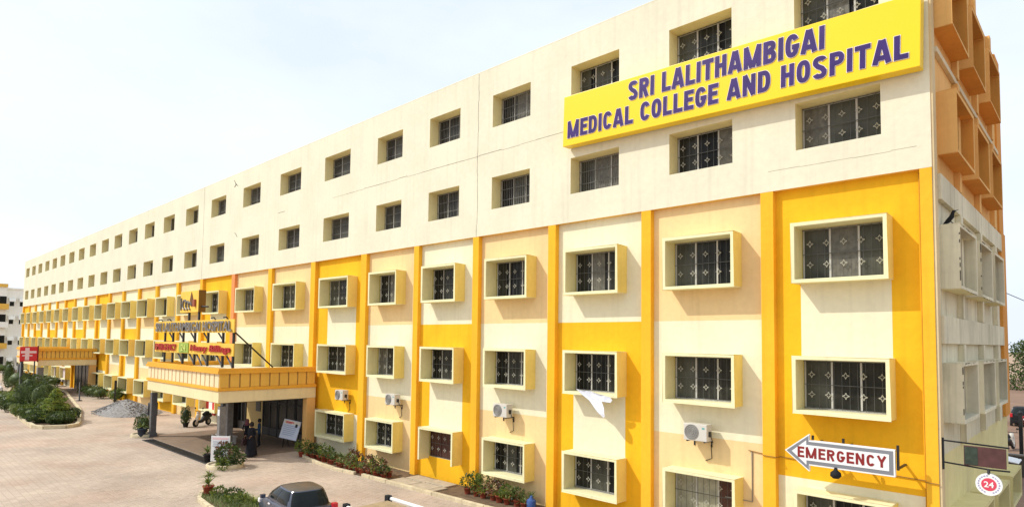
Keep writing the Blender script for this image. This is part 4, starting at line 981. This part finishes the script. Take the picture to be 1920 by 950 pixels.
# ------------------------------------------------------------------ foreground planting bed (bottom left of the car)
fb = [(-25.6, -8.1), (-25.0, -7.7), (-23.7, -7.05), (-22.4, -7.1), (-21.5, -7.6), (-21.5, -8.4), (-22.5, -8.75), (-24.6, -8.55)]
kerb_line(fb, 'front_bed_kerb', .14, .15, 0, True)
mb = MB(); mb.poly([(*p, .05) for p in fb]); struct(mb.build('front_bed_soil', soil))
potted('palm in a terracotta pot at the corner of the near planting bed', 'palm', (-25.15, -8.02, .1), ph=.30, pr=.2)
for x, y, s, m_, lab in ((-24.5, -7.85, .30, leafm, 'low mid green shrub beside the terracotta pot in the near bed'), (-23.95, -7.55, .30, leafd, 'small dark shrub in the near bed right of the palm'), (-23.7, -7.9, .34, leafy, 'yellow green grassy clump in the middle of the near bed'), (-23.3, -7.35, .36, leafv, 'pale grassy clump at the back of the near bed'), (-22.9, -7.8, .34, leafm, 'leafy shrub in the near bed towards the blue grey car'), (-22.5, -7.4, .40, leafy, 'tall grassy clump at the car end of the near bed')):
    t = thing('shrub', lab, 'shrub', (x, y, .05)); mb = MB()
    if m_ is leafv or m_ is leafy: blades(mb, (0, 0, 0), 110, s*1.6, .02, 1.0)
    else: blob(mb, (0, 0, s*.6), (s, s, s*.65), 420, .09, .028)
    mb.build('foliage', m_, t)
mb = MB()
for q in range(1500):
    x, y = random.uniform(-25.2, -21.7), random.uniform(-8.5, -7.2)
    if y > -7.75+(x+25)*.5 and x < -23.7: continue
    a = random.uniform(0, 6.28); l = random.uniform(.06, .2); p = Vector((x, y, .05)); d = Vector((math.cos(a)*.4, math.sin(a)*.4, 1)).normalized(); e = Vector((-d.y, d.x, 0)).normalized()*.012
    mb.quad(p-e, p+e, p+d*l+e*.3, p+d*l-e*.3)
o = mb.build('grass', leafv); tag(o, 'short rough grass covering the near planting bed', 'grass'); o['kind'] = 'stuff'

# ------------------------------------------------------------------ island hedge bed on the left
isl = [(-100, -3.2), (-72.2, -8.42), (-63.2, -8.86), (-55, -9.2), (-51.0, -9.3), (-50.1, -8.9), (-49.65, -7.8), (-50.2, -7.1), (-52, -6.6), (-60, -4.9), (-80, -2.0), (-100, .0-.6)]
kerb_line(isl, 'island_kerb', .22, .22, 0, True, None, 1.4)
mb = MB(); mb.poly([(*p, .1) for p in isl]); struct(mb.build('island_soil', soil))
t = thing('topiary_tree', 'clipped tiered conifer at the near end of the island bed', 'topiary', (-53.2, -7.75, .1))
mb = MB()
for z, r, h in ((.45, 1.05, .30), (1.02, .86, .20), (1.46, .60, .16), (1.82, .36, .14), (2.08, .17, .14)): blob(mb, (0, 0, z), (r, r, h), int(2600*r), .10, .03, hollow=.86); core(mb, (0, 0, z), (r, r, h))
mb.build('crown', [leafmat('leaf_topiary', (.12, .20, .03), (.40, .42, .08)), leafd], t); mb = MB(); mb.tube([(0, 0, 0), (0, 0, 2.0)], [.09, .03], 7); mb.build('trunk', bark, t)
def bush(lab, x, y, r, h, m_, n=900, trunk=0):
    t = thing('bush' if not trunk else 'tree', lab, 'bush' if not trunk else 'tree', (x, y, .1)); mb = MB()
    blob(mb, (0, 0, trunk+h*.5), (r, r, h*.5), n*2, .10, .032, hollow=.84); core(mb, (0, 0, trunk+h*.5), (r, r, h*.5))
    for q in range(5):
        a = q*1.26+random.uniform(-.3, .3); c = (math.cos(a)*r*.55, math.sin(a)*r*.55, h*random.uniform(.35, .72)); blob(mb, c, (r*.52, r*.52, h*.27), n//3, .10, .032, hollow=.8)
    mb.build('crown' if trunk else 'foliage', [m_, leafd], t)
    mb = MB(); mb.tube([(0, 0, 0), (.04, 0, trunk+h*.5)], [.08 + trunk*.03, .03], 7); mb.build('trunk' if trunk else 'stem', bark, t); return t
bush('round dark bush low at the kerb in front of the tiered conifer', -51.7, -7.75, .8, .8, leafd, 800)
bush('dark low bush on the left of the tiered conifer', -53.3, -8.65, .8, .75, leafd, 800)
bush('small dark bush right behind the tiered conifer', -53.6, -6.9, .7, .85, leafd, 600)
bush('broad mid green bush behind the tiered conifer', -57.4, -7.5, .9, 1.2, leafm, 800)
bush('tallest dark rounded bush in the middle of the island bed', -60.9, -8.0, 1.0, 2.9, leafd, 1300)
bush('second tall dark rounded bush beside the tallest one in the island bed', -59.2, -7.5, .95, 2.4, leafd, 1100)
bush('yellow green clipped bush on the left of the tallest dark bush', -63.4, -8.3, .8, 1.6, leafy, 900)
bush('mid green bush near the left kerb of the island bed', -58.0, -8.65, .75, .8, leafm, 800)
bush('small dark bush close to the kerb beside the conifer', -55.4, -8.7, .7, .8, leafd, 700)
bush('pale spiky low bush near the left kerb of the island bed', -60.5, -8.7, .6, .7, leafv, 500)
bush('low dark hedge bush along the left kerb of the island bed', -63.0, -8.75, .8, .8, leafd, 600)
bush('dark bush at the left edge of the island bed', -66.5, -8.3, 1.1, 1.0, leafd, 900)
bush('low bush at the far left of the island bed', -70.5, -8.0, 1.2, 1.0, leafm, 900)
bush('slender dark conifer standing by the far porch', -90, -5.4, .55, 3.0, leafd, 800)
bush('green bush near the foot of the red board', -78, -5.0, 1.4, 1.8, leafm, 900)
bush('bush beyond the red board', -88, -4.6, 1.5, 2.0, leafd, 900)

# ------------------------------------------------------------------ red board, posts, gravel
rb = thing('red_board', 'red sign board with white markings on two dark posts by the far porch', 'sign', (-76, -5.9, 0))
mb = MB(); mb.box(-.12, .0, -.68, .68, 3.5, 4.92); mb.build('panel', red, rb, .01)
mb = MB(); mb.box(-.13, .015, .685, .78, 3.42, 5.0); mb.build('frame', mat('frame_maroon', (.16, .012, .01), var=.1), rb)
mb = MB(); mb.box(.004, .008, -.28, .05, 3.62, 4.8); mb.box(.0085, .012, -.6, .6, 4.28, 4.5); mb.box(.0085, .012, -.5, .3, 4.0, 4.12); mb.build('marking', pinkish, rb)
for y, r in ((-.5, .14), (.5, .06)): mb = MB(); mb.tube([(-.06, y, 0), (-.06, y, 3.5)], r, 8); mb.build('post', dark, rb)
t = mb = None
mb = MB(); mb.tube([(0, 0, 0), (0, 0, 1.75)], .06, 8); mb.tube([(0, 0, 0), (0, 0, .08)], .22, 12); tag(mb.build('pole', dark, None, 0, (-69.5, -2.95, 0)), 'thin dark pole standing alone on the paving before the far porch', 'pole')
fr = thing('sign_frame', 'low dark framed board on legs beside the gravel heap', 'frame', (-66.8, -.75, 0), R(-15))
mb = MB(); mb.box(-.75, -.55, -.1, .1, 0, 1.9); mb.box(.62, .78, -.06, .06, 0, 1.7); mb.build('post', dark, fr)
mb = MB(); mb.box(-.549, .619, -.05, .05, 1.35, 1.6); mb.build('board', brownw, fr)
bush('small yellow green bush behind the low dark frame', -67.2, .0-.5, .7, 1.1, leafy, 400)
# gravel
mb = MB(); n = 40; hm = []
for i in range(n+1):
    for j_ in range(n+1):
        u, v = i/n*2-1, j_/n*2-1; d = math.sqrt(u*u+v*v); a = math.atan2(v, u); d *= 1+.10*math.sin(3*a+1)
        z = max(0, 1-d)**.85*1.05+(random.uniform(-.035, .035) if d < .98 else 0)
        hm.append((u*3.9, v*2.1, z-.015))
me = bpy.data.meshes.new('gravel_heap'); me.from_pydata(hm, [], [(i*(n+1)+j_, (i+1)*(n+1)+j_, (i+1)*(n+1)+j_+1, i*(n+1)+j_+1) for i in range(n) for j_ in range(n)]); me.materials.append(gravelm)
gh = link('gravel_heap', me, None, (-57.0, -2.4, 0)); tag(gh, 'grey heap of gravel on the paving left of the porch', 'gravel heap')
sb = MB()
for q in range(900):
    a = random.uniform(0, 6.28); d = random.random()**.5*1.08; x, y = d*math.cos(a)*3.85, d*math.sin(a)*2.05; z = max(0, 1-d)**.85*1.05
    s = random.uniform(.03, .09); sb.lathe([(s*.6, -s*.5), (s, 0), (s*.5, s*.6)], (x, y, z), 5)
o = sb.build('loose_stones', gravelm, gh); o['kind'] = 'stuff'
mb = MB(); mb.lathe([(.32, 0), (.34, .05), (.33, .5), (.34, .55), (.34, .95), (.3, .98)], (0, 0, 0), 16); tag(mb.build('oil_drum', dark, None, 0, (-53.6, -1.5, 0)), 'dark drum standing at the right end of the gravel heap', 'drum')
for x, z0, z1, lab in ((-97.8, .7, 2.2, 'pale pink banner on the wall left of the far entrance'), (-92.2, .5, 2.3, 'white and pink banner on the wall nearer the far entrance')):
    mb = MB(); mb.box(x-1.7, x+1.7, -.06, -.02, z0, z1); t = mb.build('wall_banner', mat('banner_pale', (.72, .60, .58), var=.1)); tag(t, lab, 'banner')
    mb = MB(); mb.box(x-1.5, x+1.5, -.066, -.062, z1-.5, z1-.25); mb.build('print', pinkish, t)
for i, x in enumerate((-102, -98.5, -95, -91.5, -76.0, -73.5, -71.0)):
    bush('%s low dark bush %s' % (('leftmost', 'second', 'third', 'rightmost', 'left', 'middle', 'right')[i], 'along the wall below the pale banners' if i < 4 else 'of three along the wall right of the far entrance'), x, -.9, .8, .95, leafd, 260)['group'] = 'bushes along the far wall' if i < 4 else 'bushes right of the far entrance'
car('parked_car', 'small white car parked at the far left beyond the hedges', 'car', (-84.0, -8.0, 0), R(15), 3.7, 1.6, 1.45, carw)
bush('small bush at the far left before the pale block', -118, -6, 1.3, 1.4, leafd, 400); bush('bush at the foot of the pale block wall', -128, -1.5, 1.4, 1.3, leafm, 400)

# ------------------------------------------------------------------ far pale block on the left
ab = thing('apartment_block', 'pale four storey block with shaded windows beyond the far end of the long building', 'building', (-138, 0, 0))
def AB(mb): mb.v = [(x+138, y, z) for x, y, z in mb.v]; return mb
wallc = mat('far_cream', (.90, .87, .78), var=.06, **P)
ZF = [2.0, 5.6, 9.2, 12.3]
mb = MB(); mb.box(-152, -138, .15, 16, -.01, 13.9); AB(mb).build('wall', wallc, ab)
mb = MB(); mb.box(-152.2, -137.8, .1, 16.2, 13.9, 14.15); AB(mb).build('roof_edge', wallc, ab)
mb = MB(); mb.box(-152, -137.2, -14, .13, -.01, 14.2); AB(mb).build('wall', wallc, ab)
mb = MB(); mb.box(-152.2, -136.9, -14.2, .2, 14.2, 14.75); AB(mb).build('roof_edge', ochre, ab)
for z in ZF[:]:
    for y in (.95, 2.35, 4.2, 5.6):
        mb = MB(); mb.box(-138.05, -137.98, y-.3, y+.3, z-1.3, z-.1); f = AB(mb).build('window', dark, ab)
        mb = MB(); mb.box(-137.975, -137.96, y-.25, y+.25, z-1.25, z-.15); AB(mb).build('pane', gl[2], f)
        mb = MB(); pts = [(-137.97+.75*math.sin(a*math.pi/12), y, z-.55+.72*math.cos(a*math.pi/12)) for a in range(7)]
        for p, q in zip(pts, pts[1:]): mb.quad((p[0], y-.45, p[2]), (q[0], y-.45, q[2]), (q[0], y+.45, q[2]), (p[0], y+.45, p[2]))
        AB(mb).build('sunshade', wallc, ab)
    for y in (-.35, -2.2, -4.4, -6.6):
        mb = MB(); mb.box(-137.25, -137.17, y-.5, y+.45, z-1.6, z+.3); f = AB(mb).build('window', dark, ab)
        mb = MB(); mb.box(-137.165, -137.15, y-.45, y+.4, z-1.55, z+.25); AB(mb).build('pane', gl[2], f)
        mb = MB(); mb.box(-137.15, -136.3, y-.8, y+.7, z-1.95, z-1.75); mb.box(-136.4, -136.3, y-.8, y+.7, z-1.74, z-1.0); AB(mb).build('balcony', ochre if z in (5.6, 12.3) else wallc, ab)

# ------------------------------------------------------------------ beyond the end wall on the right
def big_tree(label, loc, R_, H, z0, m_):
    t = thing('tree', label, 'tree', loc); mb = MB()
    for q in range(16):
        a = random.uniform(0, 6.28); r = random.random()**.5*R_*.75; z = random.uniform(z0, H*.85); blob(mb, (math.cos(a)*r, math.sin(a)*r, z), (R_*.38, R_*.38, H*.14), 330, .34, .12, hollow=.4)
    mb.build('crown', m_, t)
    mb = MB(); mb.tube([(0, 0, 0), (.1, .05, H*.35), (0, 0, H*.7)], [.35, .25, .08], 9)
    for q in range(6): a = q*1.05; mb.tube([(0, 0, H*.3), (math.cos(a)*R_*.35, math.sin(a)*R_*.35, H*.6), (math.cos(a)*R_*.55, math.sin(a)*R_*.55, H*.75)], [.14, .08, .03], 6)
    mb.build('trunk', bark, t); return t
big_tree('leafy dark tree on the far side of the earth road at the right edge', (-8.2, 98, 0), 4.8, 7.6, .4, leafd)
big_tree('larger tree behind the first at the right edge of the road', (-4.0, 112, 0), 6, 8.5, .4, leafd)
gp = thing('gate_post', 'tall black gate post on the earth road beyond the end wall', 'post', (-3.55, 24.5, 0)); mb = MB(); mb.box(-.08, .08, -.08, .08, 0, 2.6); mb.lathe([(.1, 2.6), (.12, 2.66), (.02, 2.78)], (0, 0, 0), 10); mb.build('shaft', dark, gp)
scooter('dark motor scooter parked on the earth road near the black post', (-4.55, 30.0, 0), R(80), dark)
car('parked_car', 'dark car standing on the earth road beyond the end wall', 'car', (-5.2, 46, 0), R(95), 3.8, 1.6, 1.45, black)
aw = thing('white_awning', 'small white awning sheet on poles beside the end wall', 'awning', (-3.35, 18.5, 0)); mb = MB(); mb.prism([(-.30, 1.08), (.22, 1.0), (.25, .96), (-.28, 1.03)], -.7, .7); mb.build('sheet', white, aw)
for x, y in ((-.2, -.6), (.15, .6), (-.2, .6)): mb = MB(); mb.tube([(x, y, 0), (x, y, 1.02)], .03, 6); mb.build('pole', dark, aw)
mb = MB(); mb.tube([(-3.0, 13.0, 8.2), (-1.5, 20, 7.4), (2.0, 34, 7.8)], .015, 5); tag(mb.build('overhead_cable', dark), 'thin overhead cable running from the end wall to the right', 'cable')

bw = thing('boundary_wall', 'low dark weathered boundary wall beyond the end wall at the right edge', 'wall', (-1.2, 20.5, 0))
mb = MB(); mb.box(-2.6, 3.5, -.1, .1, 0, .95); mb.build('wall', mat('dark_weathered_wall', (.10, .085, .07), rough=.95, var=.4, scale=2, streak=.4, bump=.4, bscale=12), bw)
mb = MB(); mb.box(-2.65, 3.55, -.15, .15, .952, 1.03); mb.build('coping', mat('coping_grey', (.24, .21, .18), rough=.9, var=.3, scale=3), bw, .01)
